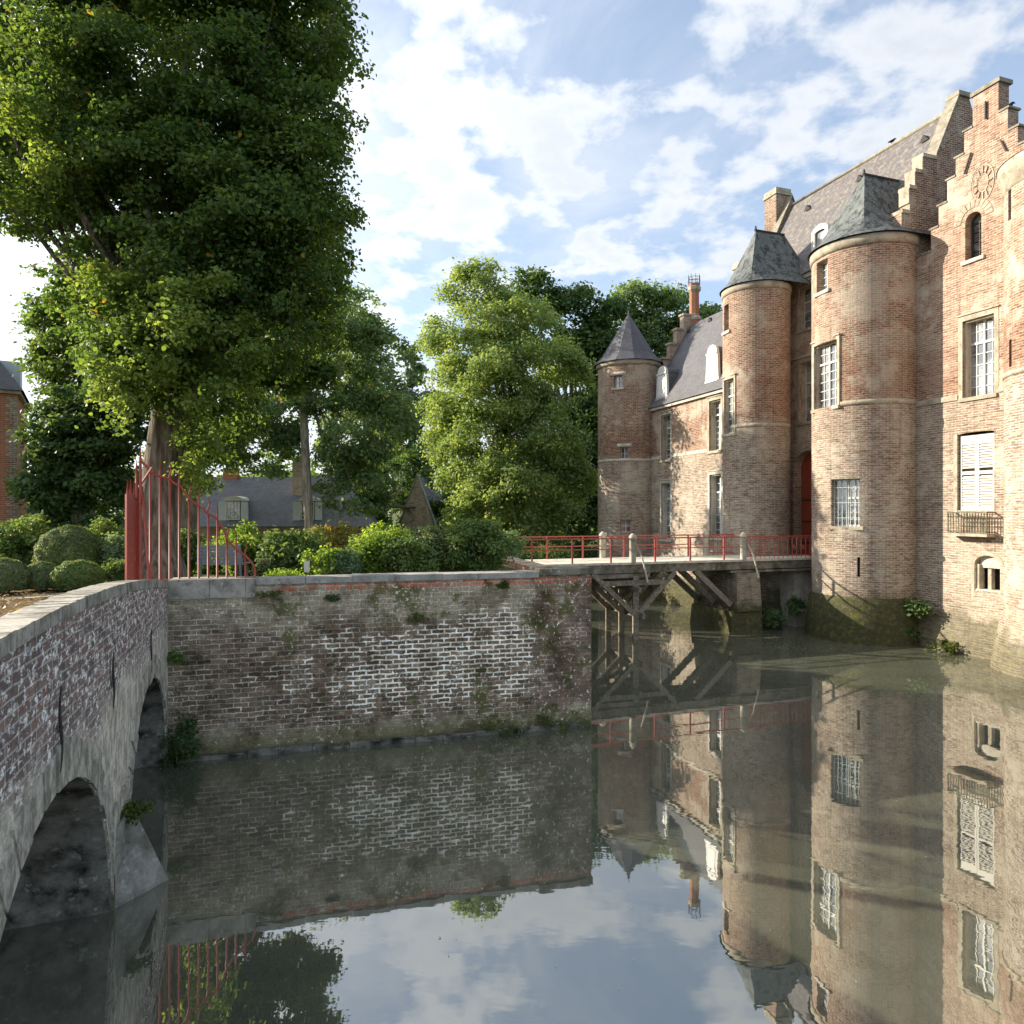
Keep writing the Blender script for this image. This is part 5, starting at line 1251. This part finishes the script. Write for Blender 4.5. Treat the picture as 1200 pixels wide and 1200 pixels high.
# pale trunked tree
D3 = 38
tree('plane_tree', 'tall tree with a bare pale trunk in front of the slate roofed farmhouse', (at(363, 640, D3).x, D3, 2.4), .27, at(355, 440, D3), [pb(330, 470, 55, 45, D3, 1), pb(400, 420, 62, 60, D3), pb(420, 500, 62, 55, D3, .5), pb(300, 520, 60, 38, D3, 1.5), pb(420, 560, 42, 42, D3), pb(380, 370, 45, 45, D3), pb(270, 480, 45, 45, D3, 2), pb(400, 575, 28, 25, D3, .6), pb(250, 535, 45, 30, D3, 2)], 50000, .19, M_lf_mid, M_bark_pale, seed=8, clump=.6, nl=9, flare=False, shell=.45)
# hazy poplars
D4 = 62
tree('poplar_tree', 'tall sparse grey green poplar rising behind the pale trunked tree', (at(430, 640, D4).x, D4, 1.8), .4, at(430, 480, D4), [pb(428, 365, 22, 30, D4), pb(450, 400, 18, 28, D4), pb(415, 410, 25, 40, D4), pb(440, 450, 28, 40, D4), pb(420, 500, 40, 50, D4)], 11000, .36, M_lf_grey, seed=9, clump=.9, nl=5, group='poplars')
tree('poplar_tree', 'narrow pointed grey green poplar left of the big light green tree', (at(480, 640, D4).x, D4, 1.8), .4, at(482, 520, D4), [pb(481, 425, 13, 32, D4), pb(478, 470, 22, 40, D4), pb(500, 490, 20, 40, D4), pb(465, 530, 26, 35, D4), pb(495, 560, 30, 50, D4)], 11000, .36, M_lf_grey, seed=10, clump=.9, nl=5, group='poplars')
# big pale ash
D5 = 46
ab5 = [pb(560, 345, 42, 35, D5), pb(545, 400, 50, 45, D5, -1), pb(600, 380, 50, 45, D5, -1), pb(590, 450, 70, 50, D5, -2.5), pb(535, 460, 38, 45, D5), pb(640, 440, 42, 50, D5), pb(575, 520, 55, 45, D5, -2), pb(640, 515, 48, 42, D5, -2.5), pb(600, 570, 55, 35, D5, -3), pb(655, 570, 36, 35, D5, -2), pb(545, 560, 30, 40, D5), pb(530, 510, 28, 45, D5, 1), pb(620, 620, 45, 30, D5, -1), pb(560, 610, 40, 35, D5, -1)]
tree('ash_tree', 'big light green ash with yellowing sprays in the middle of the picture', (at(595, 640, D5).x, D5, 1.8), .45, at(590, 470, D5), ab5, 125000, .185, M_lf_light, seed=12, clump=.75, nl=12, shell=.5, flat=.9)
D6 = 56
tree('oak_tree', 'dark green tree directly behind the light green ash', (at(660, 640, D6).x, D6, 1.8), .5, at(665, 480, D6), [pb(650, 380, 45, 40, D6), pb(690, 370, 38, 38, D6), pb(680, 440, 52, 55, D6), pb(620, 350, 35, 30, D6), pb(690, 520, 50, 55, D6), pb(640, 560, 60, 60, D6), pb(680, 600, 55, 40, D6)], 52000, .30, M_lf_dark, seed=13, clump=1.0, nl=8, shell=.4)
tree('oak_tree', 'dark green tree towering over the slate cone of the far tower', (at(760, 640, D6).x, D6+2, 1.8), .5, at(765, 480, D6+2), [pb(745, 370, 32, 38, D6+2), pb(785, 375, 45, 40, D6+2), pb(730, 410, 34, 50, D6+2), pb(770, 420, 50, 50, D6+2), pb(810, 400, 36, 42, D6+2), pb(720, 500, 38, 70, D6+2), pb(735, 590, 40, 50, D6+2)], 48000, .30, M_lf_mid, seed=14, clump=1.0, nl=8, shell=.4)
tree('poplar_tree', 'tree tip showing through beside the octagonal chimney', (at(840, 640, 58).x, 58, 1.8), .4, at(842, 480, 58), [pb(838, 372, 14, 22, 58), pb(845, 410, 25, 35, 58)], 7000, .34, M_lf_mid, seed=15, clump=.9, nl=3, group='poplars')
tree('oak_tree', 'low dark tree standing between farmhouse and stone barn gable', (at(450, 640, 48).x, 48, 1.8), .35, at(450, 590, 48), [pb(435, 575, 24, 35, 48), pb(430, 600, 26, 25, 48), pb(480, 560, 20, 40, 48, 6), pb(520, 600, 25, 25, 48, 4)], 13000, .26, M_lf_dark, seed=16, clump=.8, nl=3)
# woodland edge far behind
rs = np.random.RandomState(50)
wb = [(x, 95+rs.rand()*14, 5+rs.rand()*2, 6, 5, 6+rs.rand()*3) for x in np.arange(-110, 70, 7)]
pos, nr = cloudpts(rs, wb, 60000, 1.6, .4); o = leafmesh('far_woods', pos, nr, .8*(.6+.8*rs.rand(len(pos))), M_lf_mid, None, False, rs); tag(o, 'distant wood closing the view behind the garden', 'woods', kind='stuff')

# shrubs
def shrub(name, label, px, pytop, wpx, D, mat, leaf, n, seed, zb=3.3, box=False, group='shrubs along the quay'):
    s = D/800; zt = CAMZ+(600-pytop)*s; h = zt-zb; hw = wpx/2*s; X = (px-600)*s; rs = np.random.RandomState(seed)
    o = empty(name, (X, D, zb), label, 'shrub', group)
    if box: bl = [(X, D, zb+h*.52, hw*1.02, hw*.85, h*.52)]
    else:
        bl = [(X, D, zb+h*.45, hw*.85, hw*.75, h*.50)]
        for _ in range(7):
            a = rs.rand()*6.28; bl.append((X+math.cos(a)*hw*.55, D+math.sin(a)*hw*.5, zb+h*(.3+.35*rs.rand()), hw*.42, hw*.42, h*.32))
    st = MB()
    for _ in range(7):
        a = rs.rand()*6.28; limb(st, (X+math.cos(a)*.08, D+math.sin(a)*.08, zb-.05), (X+math.cos(a)*hw*.6, D+math.sin(a)*hw*.6, zb+h*.75), .03, .008, rs, 4)
    st.build('stems', M_bark, o)
    if box:
        d = rs.normal(size=(n, 3)); d /= np.linalg.norm(d, axis=1, keepdims=True); d[:, 2] = np.where(d[:, 2] < -.6, -d[:, 2], d[:, 2])
        rad = .80+.22*rs.rand(n)**.5; rad *= 1+.035*np.sin(d[:, 0]*9+seed)*np.sin(d[:, 1]*8)+.03*np.sin(d[:, 2]*14+d[:, 0]*11)
        pos = np.array([X, D, zb+h*.46])+d*np.array([hw, hw*.85, h*.54])*rad[:, None]; nr = d+rs.normal(size=(n, 3))*.45
        leafmesh('foliage', pos, nr, leaf*(.6+.8*rs.rand(n)), mat, o, False, rs); return o
    pos, nr = cloudpts(rs, bl, n, leaf*(1.3 if box else 2.6), .9 if box else .6, .9, 10, .22 if box else .36, 60 if box else None)
    leafmesh('foliage', pos, nr, leaf*(.6+.8*rs.rand(len(pos))), mat, o, False, rs); return o
shrub('box_bush', 'small clipped round bush with dry yellow leaves nearest the red gate panel', 92, 657, 56, 14.4, M_lf_shrub, .042, 20000, 21, group='clipped bushes beside the bridge', box=True)
shrub('box_bush', 'dark low bush at the left edge of the picture above the coping', 4, 655, 56, 14.0, M_lf_box, .04, 18000, 22, group='clipped bushes beside the bridge', box=True)
shrub('box_bush', 'low dark bush with dry brown top second from the left edge', 49, 659, 44, 14.5, M_lf_box, .04, 15000, 23, group='clipped bushes beside the bridge', box=True)
shrub('box_bush', 'large clipped grey green dome bush behind the front row', 82, 617, 74, 16.6, M_lf_box, .04, 26000, 24, group='clipped bushes beside the bridge', box=True)
shrub('laurel_shrub', 'tall glossy dark shrub against the red brick pavilion', 32, 596, 70, 20, M_lf_shrub, .085, 10000, 25)
shrub('laurel_shrub', 'rounded shrub between the dome bush and the linden trunk', 120, 606, 52, 20, M_lf_shrub, .08, 8000, 26)
shrub('laurel_shrub', 'pale green shrub half hidden by the red gate panel', 140, 622, 40, 16.8, M_lf_grey, .06, 5000, 27)
shrub('laurel_shrub', 'low brown leafed shrub at the foot of the linden trunk', 134, 655, 36, 15.2, M_lf_shrub, .055, 4500, 28)
shrub('laurel_shrub', 'dark bush directly right of the linden trunk behind the bars', 212, 618, 46, 17.5, M_lf_shrub, .075, 7000, 29)
shrub('laurel_shrub', 'fresh green bush behind the grey bench below the dormer window', 290, 612, 66, 18.5, M_lf_lime, .08, 8500, 30)
shrub('laurel_shrub', 'small yellow green bush between dark bush and bench', 245, 633, 36, 19, M_lf_lime, .07, 3500, 31)
shrub('laurel_shrub', 'broad bush with glossy drooping leaves behind the white label', 345, 622, 74, 17.6, M_lf_shrub, .09, 9000, 32)
shrub('laurel_shrub', 'bush with bronze tinted tips below the pale trunk', 388, 606, 70, 19.0, M_lf_bronze, .07, 9000, 33)
shrub('laurel_shrub', 'bright yellow green young shrub right behind the white label', 375, 638, 42, 16.4, M_lf_lime, .08, 2600, 34)
shrub('laurel_shrub', 'grey green fine leaved shrub with pink flowers', 405, 642, 46, 16.6, M_lf_grey, .05, 6500, 35)
shrub('laurel_shrub', 'large yellow green shrub left of the low stone barn gable', 448, 610, 76, 17.6, M_lf_lime, .075, 11000, 36)
shrub('laurel_shrub', 'olive shrub below the stone barn gable', 503, 614, 66, 18.2, M_lf_box, .07, 9000, 37)
shrub('laurel_shrub', 'large rounded shrub at the right end of the planting by the quay corner', 560, 608, 80, 18.0, M_lf_shrub, .075, 12000, 38)
shrub('laurel_shrub', 'dense low green shrub in front of the olive shrub', 480, 628, 60, 17.2, M_lf_shrub, .07, 8000, 39)
shrub('laurel_shrub', 'narrow shrub between bench and white label', 318, 640, 40, 17.0, M_lf_box, .06, 5000, 41)
shrub('laurel_shrub', 'grey shrub spreading behind the footbridge entrance', 585, 622, 60, 24, M_lf_grey, .08, 6000, 42)
shrub('ground_cover_shrub', 'flat mat of foliage spilling over the coping left of the white label', 335, 668, 52, 15.4, M_lf_lime, .05, 4500, 40)
# pavilion hedge further back so the lawn does not show bare
for i, (px, top_, wd, D, m_) in enumerate(((20, 612, 90, 23, M_lf_dark), (330, 630, 120, 26, M_lf_mid), (430, 626, 110, 27, M_lf_shrub), (640, 640, 90, 40, M_lf_dark), (690, 636, 80, 44, M_lf_dark))):
    shrub('hedge_bush', ['wide dark bush at the foot of the red brick pavilion', 'mid green bush before the farmhouse wall', 'mid green bush under the dark tree right of the farmhouse', 'shadowed bush under the light green ash', 'shadowed bush left of the far round tower'][i], px, top_, wd, D, m_, .12, 7000, 60+i, zb=1.7 if D > 30 else 2.9, group='background bushes')

# wall plants: ferns, ivy, moss tufts
def tuft(name, label, c, r, n, leaf, mat, seed, group=None, cat='plant', squash=.7):
    rs = np.random.RandomState(seed); pos, nr = cloudpts(rs, [(c[0], c[1], c[2], r, r*.8, r*squash)], n, leaf*2, .3, .8, 8)
    o = leafmesh(name, pos, nr, leaf*(.6+.8*rs.rand(len(pos))), mat, None, False, rs); return tag(o, label, cat, group)
c = CP(-.75, -.55, 1.45); tuft('wall_shrub', 'leafy shrub sprouting from the shaded wall above the moat beside the big tower', c, .42, 900, .12, M_lf_mid, 71)
c = CP(-1.0, -.5, .45); tuft('wall_shrub', 'dark weed clump at the waterline right of the mossy tower base', c, .55, 900, .10, M_lf_dark, 72, squash=.5)
c = CP(.5, -.5, .2); tuft('wall_shrub', 'low mossy clump at the foot of the sunlit gable wall', c, .5, 700, .08, M_moss, 73, squash=.35)
c = fb(6.6, .2, .55); tuft('wall_shrub', 'dark leafy clump growing on the ledge under the footbridge', c, .55, 900, .11, M_lf_mid, 74, squash=.5)
c = fb(7.6, .0, .9); tuft('wall_shrub', 'taller sprig growing against the big tower under the balustrade', c, .4, 700, .11, M_lf_mid, 75, squash=1.2)
c = bm(.25, .55, -.15); tuft('ivy', 'dark ivy in the corner where quay wall and bridge meet', c, .35, 1400, .06, M_lf_dark, 76, squash=1.6)
c = bm(.2, 2.1, -.06); tuft('ivy', 'small green fern high in the corner beside the bridge', c, .2, 300, .06, M_lf_shrub, 77)
for i, (u, z, r) in enumerate(((1.9, 3.28, .28), (3.2, 3.2, .16), (5.0, 2.7, .25), (6.9, 3.35, .14), (8.3, .30, .75), (6.9, .2, .6))):
    o = tuft('moss_tuft', ['moss cushion below the end of the fan railing coping', 'narrow ivy strand hanging under the coping', 'moss patch in the upper middle of the quay wall', 'small weed under the pale coping near the right end', 'thick moss bank at the waterline by the quay corner', 'thin moss at the waterline left of the corner moss bank'][i], bm(u, z, -.01), r, 700 if z > 1 else 1500, .035, M_moss if i != 1 else M_lf_dark, 80+i, 'moss on the quay wall', squash=.45)
u_ = -4.9; tuft('moss_tuft', 'moss and grass on top of the bridge cutwater', br_(u_, 1.02, -.12), .22, 700, .04, M_moss, 90, squash=.5)
# fallen leaves and specks on water
rs = np.random.RandomState(77); n = 620; xx = rs.uniform(-6, 14, n); yy = rs.uniform(5.5, 27, n); yy[:150] = 25.2-np.abs(rs.normal(size=150))*.8; xx[:150] = rs.uniform(9, 14, 150); tt = rs.rand(170); xx[150:320] = A.x+E1.x*9*tt; yy[150:320] = A.y+E1.y*9*tt-.25-np.abs(rs.normal(size=170))*.35
pos = np.stack([xx, yy, np.full(n, .012)], 1); nr = np.tile([0, 0, 1.0], (n, 1))+rs.normal(size=(n, 3))*.05
m = MT('pale_floating_leaf'); m.base((0.55, 0.52, 0.38), .7); o = leafmesh('floating_leaves', pos, nr, .012+.03*rs.rand(n)**3, m.m, None, False, rs); tag(o, 'tiny pale leaves floating on the moat', 'leaves', kind='stuff')
# leaf litter on soil
n = 5000; u = rs.uniform(-7, 1.5, n); d = rs.uniform(-2.8, 2.8, n); P3 = np.array([list(bm(a, 0, b)) for a, b in zip(u, d)]); P3[:, 2] = 3.33+.12*rs.rand(n)*(d < .3)
m = leafmat('dry_leaves', (.22, .12, .05), (.34, .24, .11), None, 0, .2); nr = np.tile([0, 0, 1.0], (n, 1))+rs.normal(size=(n, 3))*.35
keep = np.array([(Vector((p[0], p[1], 0))-A).dot(BN) < -.55 for p in P3]); o = leafmesh('leaf_litter', P3[keep], nr[keep], .04+.05*rs.rand(keep.sum()), m, None, False, rs); tag(o, 'dry brown leaves scattered over the soil', 'leaf litter', kind='stuff')

# ------------------------------------------------------------------ outbuildings
def local(O, ang):
    U = Vector((math.cos(ang), math.sin(ang), 0)); Nn = Vector((math.sin(ang), -math.cos(ang), 0))
    return lambda u, v, d: Vector((O[0], O[1], 0))+U*u-Nn*d+ZZ*v
# farmhouse
fo = at(180, 600, 42); P = local((fo.x, fo.y), R_(6)); LN = 13.2
fh = empty('farmhouse', (fo.x+5, fo.y+2, 1.8), 'long low farmhouse with grey slate roof and pale shuttered dormers', 'house')
wl = MB(); colwall(wl, 0, LN, 1.4, 4.15, [(4.6, 5.6, 2.6, 3.8)], P, .4); wl.obox(P, 0, LN, 1.4, 4.1, 6, 6.3)
for x0, x1 in ((0.002, .3), (LN-.3, LN-.002)):
    wl.obox(P, x0, x1, 1.4, 4.14, .41, 5.99)
wl.build('wall', M_redbrick if False else castle_brick('farmhouse_brick', zs=2.0, tint=.95, moss=0), fh)
rf = MB(); zt = 7.35; hip = 2.2
a = [P(-.3, 4.1, -.3), P(LN+.3, 4.1, -.3), P(LN+.3, 4.1, 6.6), P(-.3, 4.1, 6.6)]; r0, r1 = P(.6, zt, 3.15), P(LN-hip, zt, 3.15)
rf.face([a[0], a[1], r1, r0]); rf.face([a[1], a[2], r1]); rf.face([a[2], a[3], r0, r1]); rf.face([a[3], a[0], r0]); rf.build('roof', slate('farm_slate', (.17, .18, .20), (.13, .135, .15), lichen=.15), fh)
wz0 = window(fh, (lambda u, v, d: P(5.1+u, 2.6+v, d)), 1.0, 1.2, rec=.15, surround=False, panes=(2, 2), transom=None)
def fdormer(x, w_=1.0):
    Q = lambda u, v, d: P(x+u, 4.45+v, .12+d)
    d = MB(); d.obox(Q, -w_/2, w_/2, 0, 1.25, 0, 2.0); do = d.build('dormer', M_slate, fh)
    f = MB(); n = 8
    for i in range(n):
        t0_, t1_ = math.pi*i/n, math.pi*(i+1)/n; f.face([Q(math.cos(t0_)*w_*.6, 1.25+.3*math.sin(t0_), -.08), Q(math.cos(t1_)*w_*.6, 1.25+.3*math.sin(t1_), -.08), Q(math.cos(t1_)*w_*.6, 1.25+.3*math.sin(t1_), 2), Q(math.cos(t0_)*w_*.6, 1.25+.3*math.sin(t0_), 2)][::-1])
        f.face([Q(0, 1.25, -.08), Q(math.cos(t0_)*w_*.6, 1.25+.3*math.sin(t0_), -.08), Q(math.cos(t1_)*w_*.6, 1.25+.3*math.sin(t1_), -.08)])
    f.build('dormer_hood', M_white, do)
    wn = window(fh, lambda u, v, dd: Q(u, .05+v, dd-.12), .8, 1.15, rec=.02, surround=False, sill=False, panes=(2, 4), transom=None, fw=.05)
    for sg in (-1, 1):
        s = MB(); s.obox(Q, sg*.67-.22, sg*.67+.22, .05, 1.2, -.1, -.05); s.build('shutter', M_ltblue, fh)
fdormer((at(270, 600, 42).x-fo.x)*1.0); fdormer((at(352, 600, 42).x-fo.x)*1.0+.2)
c = MB(); cxp = (at(343, 600, 43).x-fo.x)*1.0; c.obox(P, cxp-.3, cxp+.3, 5.5, CAMZ+62*43/800, 1.8, 2.5); co = c.build('chimney', castle_brick('farm_chimney', zs=40, moss=0), fh)
c = MB(); c.obox(P, cxp-.36, cxp+.36, CAMZ+62*43/800+.002, CAMZ+62*43/800+.12, 1.74, 2.56); c.build('cap', M_stone, co)
c = MB(); cxp = (at(258, 600, 43).x-fo.x)*1.0; c.obox(P, cxp-.45, cxp+.45, 6, 7.9, 2.9, 3.5); c.build('chimney', M_redbrick, fh)
# stone barn gable
bo = at(466, 600, 50); P = local((bo.x, bo.y), R_(-4)); wdt = 46*50/800
bn = empty('barn', (bo.x+1.4, bo.y+3, 1.8), 'small brick barn end with a steep gable seen above the shrubs', 'barn')
zA = CAMZ+43*50/800; hw = wdt/2
g = MB(); colwall(g, 0, wdt, 1.4, lambda u: 3.6+(zA-3.6)*(1-abs(u-hw)/hw), [], P, .4, extra=(hw,)); g.obox(P, .002, .4, 1.4, 3.55, .42, 8); g.obox(P, wdt-.4, wdt-.002, 1.4, 3.55, .42, 8); g.build('wall', castle_brick('barn_brick', zs=30, tint=1.6, moss=0, low=(.62,.55,.45)), bn)
for sg in (-1, 1):
    v = MB(); e = P(hw+sg*(hw+.15), 3.4, -.06); t_ = P(hw, zA+.02, -.06); n_ = P(0, 0, .5)-P(0, 0, 0)
    e2, t2 = e+n_, t_+n_; up = ZZ*.14; v.face([e, t_, t_+up, e+up]); v.face([e+up, t_+up, t2+up, e2+up]); v.face([e, e+up, e2+up, e2]); v.face([e2, e2+up, t2+up, t2]); v.build('verge_coping', M_coping, bn)
r_ = MB(); r_.face([P(-.2, 3.4, .45), P(hw, zA-.05, .45), P(hw, zA-.05, 8), P(-.2, 3.4, 8)]); r_.face([P(hw, zA-.05, .45), P(wdt+.2, 3.4, .45), P(wdt+.2, 3.4, 8), P(hw, zA-.05, 8)]); r_.build('roof', M_slate, bn)
# red brick pavilion at the left edge
po_ = at(20, 600, 30); ang = R_(32); P = local((po_.x, po_.y), ang)
pv = empty('pavilion', (po_.x-3, po_.y+2, 2.9), 'red brick pavilion with slate mansard roof at the left edge', 'house')
zp = CAMZ+138*30/800
g = MB(); colwall(g, -7, 0, 2.4, zp, [(-4.2, -3.1, 5.2, 7.4)], P, .4); g.obox(P, -.4, -.002, 2.4, zp-.002, .402, 6); g.obox(P, -7, -6.6, 2.4, zp-.002, .402, 6); g.obox(P, -6.6, -.4, 2.4, zp-.002, 5.6, 6); g.build('wall', M_redbrick, pv)
window(pv, lambda u, v, d: P(-3.65+u, 5.2+v, d), 1.1, 2.2)
q = MB(); z = 2.6; i = 0
while z < zp-.2:
    l = .42 if i % 2 else .26; q.obox(P, -l, .012, z+.003, z+.15, -.012, .001); q.obox(P, .0005, .012, z+.003, z+.15, .002, .68-l); z += .155; i += 1
q.build('quoin', castle_brick('pavilion_quoin_brick', zs=2, tint=.8, moss=0), pv)
q = MB(); q.obox(P, -7.1, .14, zp+.001, zp+.14, -.14, 6.14); q.build('cornice', M_stone, pv)
r_ = MB(); b0 = [(-7.25, -.25), (.25, -.25), (.25, 6.25), (-7.25, 6.25)]; m0 = [(-6.4, .75), (-.65, .75), (-.65, 5.2), (-6.4, 5.2)]; zt1 = zp+1.5; zt2 = zp+2.6; cU = (-3.5, 3)
for i in range(4):
    j = (i+1) % 4
    r_.face([P(b0[i][0], zp+.142, b0[i][1]), P(b0[j][0], zp+.142, b0[j][1]), P(m0[j][0], zt1, m0[j][1]), P(m0[i][0], zt1, m0[i][1])])
    r_.face([P(m0[i][0], zt1, m0[i][1]), P(m0[j][0], zt1, m0[j][1]), P(cU[0], zt2, cU[1])])
r_.build('roof', M_slate, pv)
d = MB(); Q = lambda u, v, dd: P(.25-dd, zp+.3+v, 1.6+u); d.obox(Q, -.6, .6, 0, 1.3, .2, 1.6); d.build('dormer', M_ltblue, pv)

# ------------------------------------------------------------------ bench, label
be = empty('bench', (at(258, 680, 17).x, 17, 3.3), 'blue grey slatted garden bench turned away behind the red bars', 'bench')
X0 = at(258, 680, 17).x
for i in range(6):
    s = MB(); s.box((X0, 17-.10+.02*i*-1+.1, 3.72+.0+.085*i), 1.16-.02*i, .03, .07); s.build('back_slat', M_bluegrey, be)
for i in range(4):
    s = MB(); s.box((X0, 17.12+.11*i, 3.70), 1.16, .09, .03); s.build('seat_slat', M_bluegrey, be)
for sx in (-.5, .5):
    s = MB(); s.bar((X0+sx, 17.05, 3.3), (X0+sx, 16.93, 4.2), .05, .05); s.build('leg', M_bluegrey, be)
    s = MB(); s.bar((X0+sx, 17.45, 3.3), (X0+sx, 17.45, 3.69), .05, .05); s.build('leg', M_bluegrey, be)
sg_ = empty('plant_label', (at(359, 680, 16).x, 16, 3.3), 'blank white plant label on a short stake beside the bright shrub', 'sign')
x_ = at(359.5, 680, 16).x; s = MB(); s.box((x_, 16, CAMZ-64*16/800), .13, .015, .26); s.build('plate', M_white, sg_); s = MB(); s.box((x_, 16.02, 3.5), .02, .02, .5); s.build('stake', M_wood, sg_)

# ------------------------------------------------------------------ crows
def crow(p, sc, label):
    b = MB(); f = Vector((1, 0.2, 0)).normalized()
    pts = [p-f*.20*sc+ZZ*.02*sc, p-f*.10*sc+ZZ*.07*sc, p+ZZ*.11*sc, p+f*.09*sc+ZZ*.16*sc, p+f*.13*sc+ZZ*.22*sc, p+f*.17*sc+ZZ*.235*sc, p+f*.245*sc+ZZ*.225*sc]
    b.tube(pts, [.012*sc, .04*sc, .062*sc, .055*sc, .036*sc, .032*sc, .004*sc], 10)
    for sg in (-1, 1): b.tube([p+Vector((0, sg*.02*sc, .07*sc)), p+Vector((0, sg*.02*sc, 0))], .006*sc, 5)
    return tag(b.build('crow', M_dark), label, 'bird', 'crows on the castle roofs')
kk, zz_ = kz(1180, 123, .3); crow(CP(2*kc-levels[-1][0]-.16, .25, levels[-1][1]+.07), 1.15, 'black crow perched on a step of the tall gable')
k_, z__ = kz(1045, 168, wr); crow(CP(k_, wr, zrd+.1), 1.0, 'black crow perched on the ridge of the tiled roof')
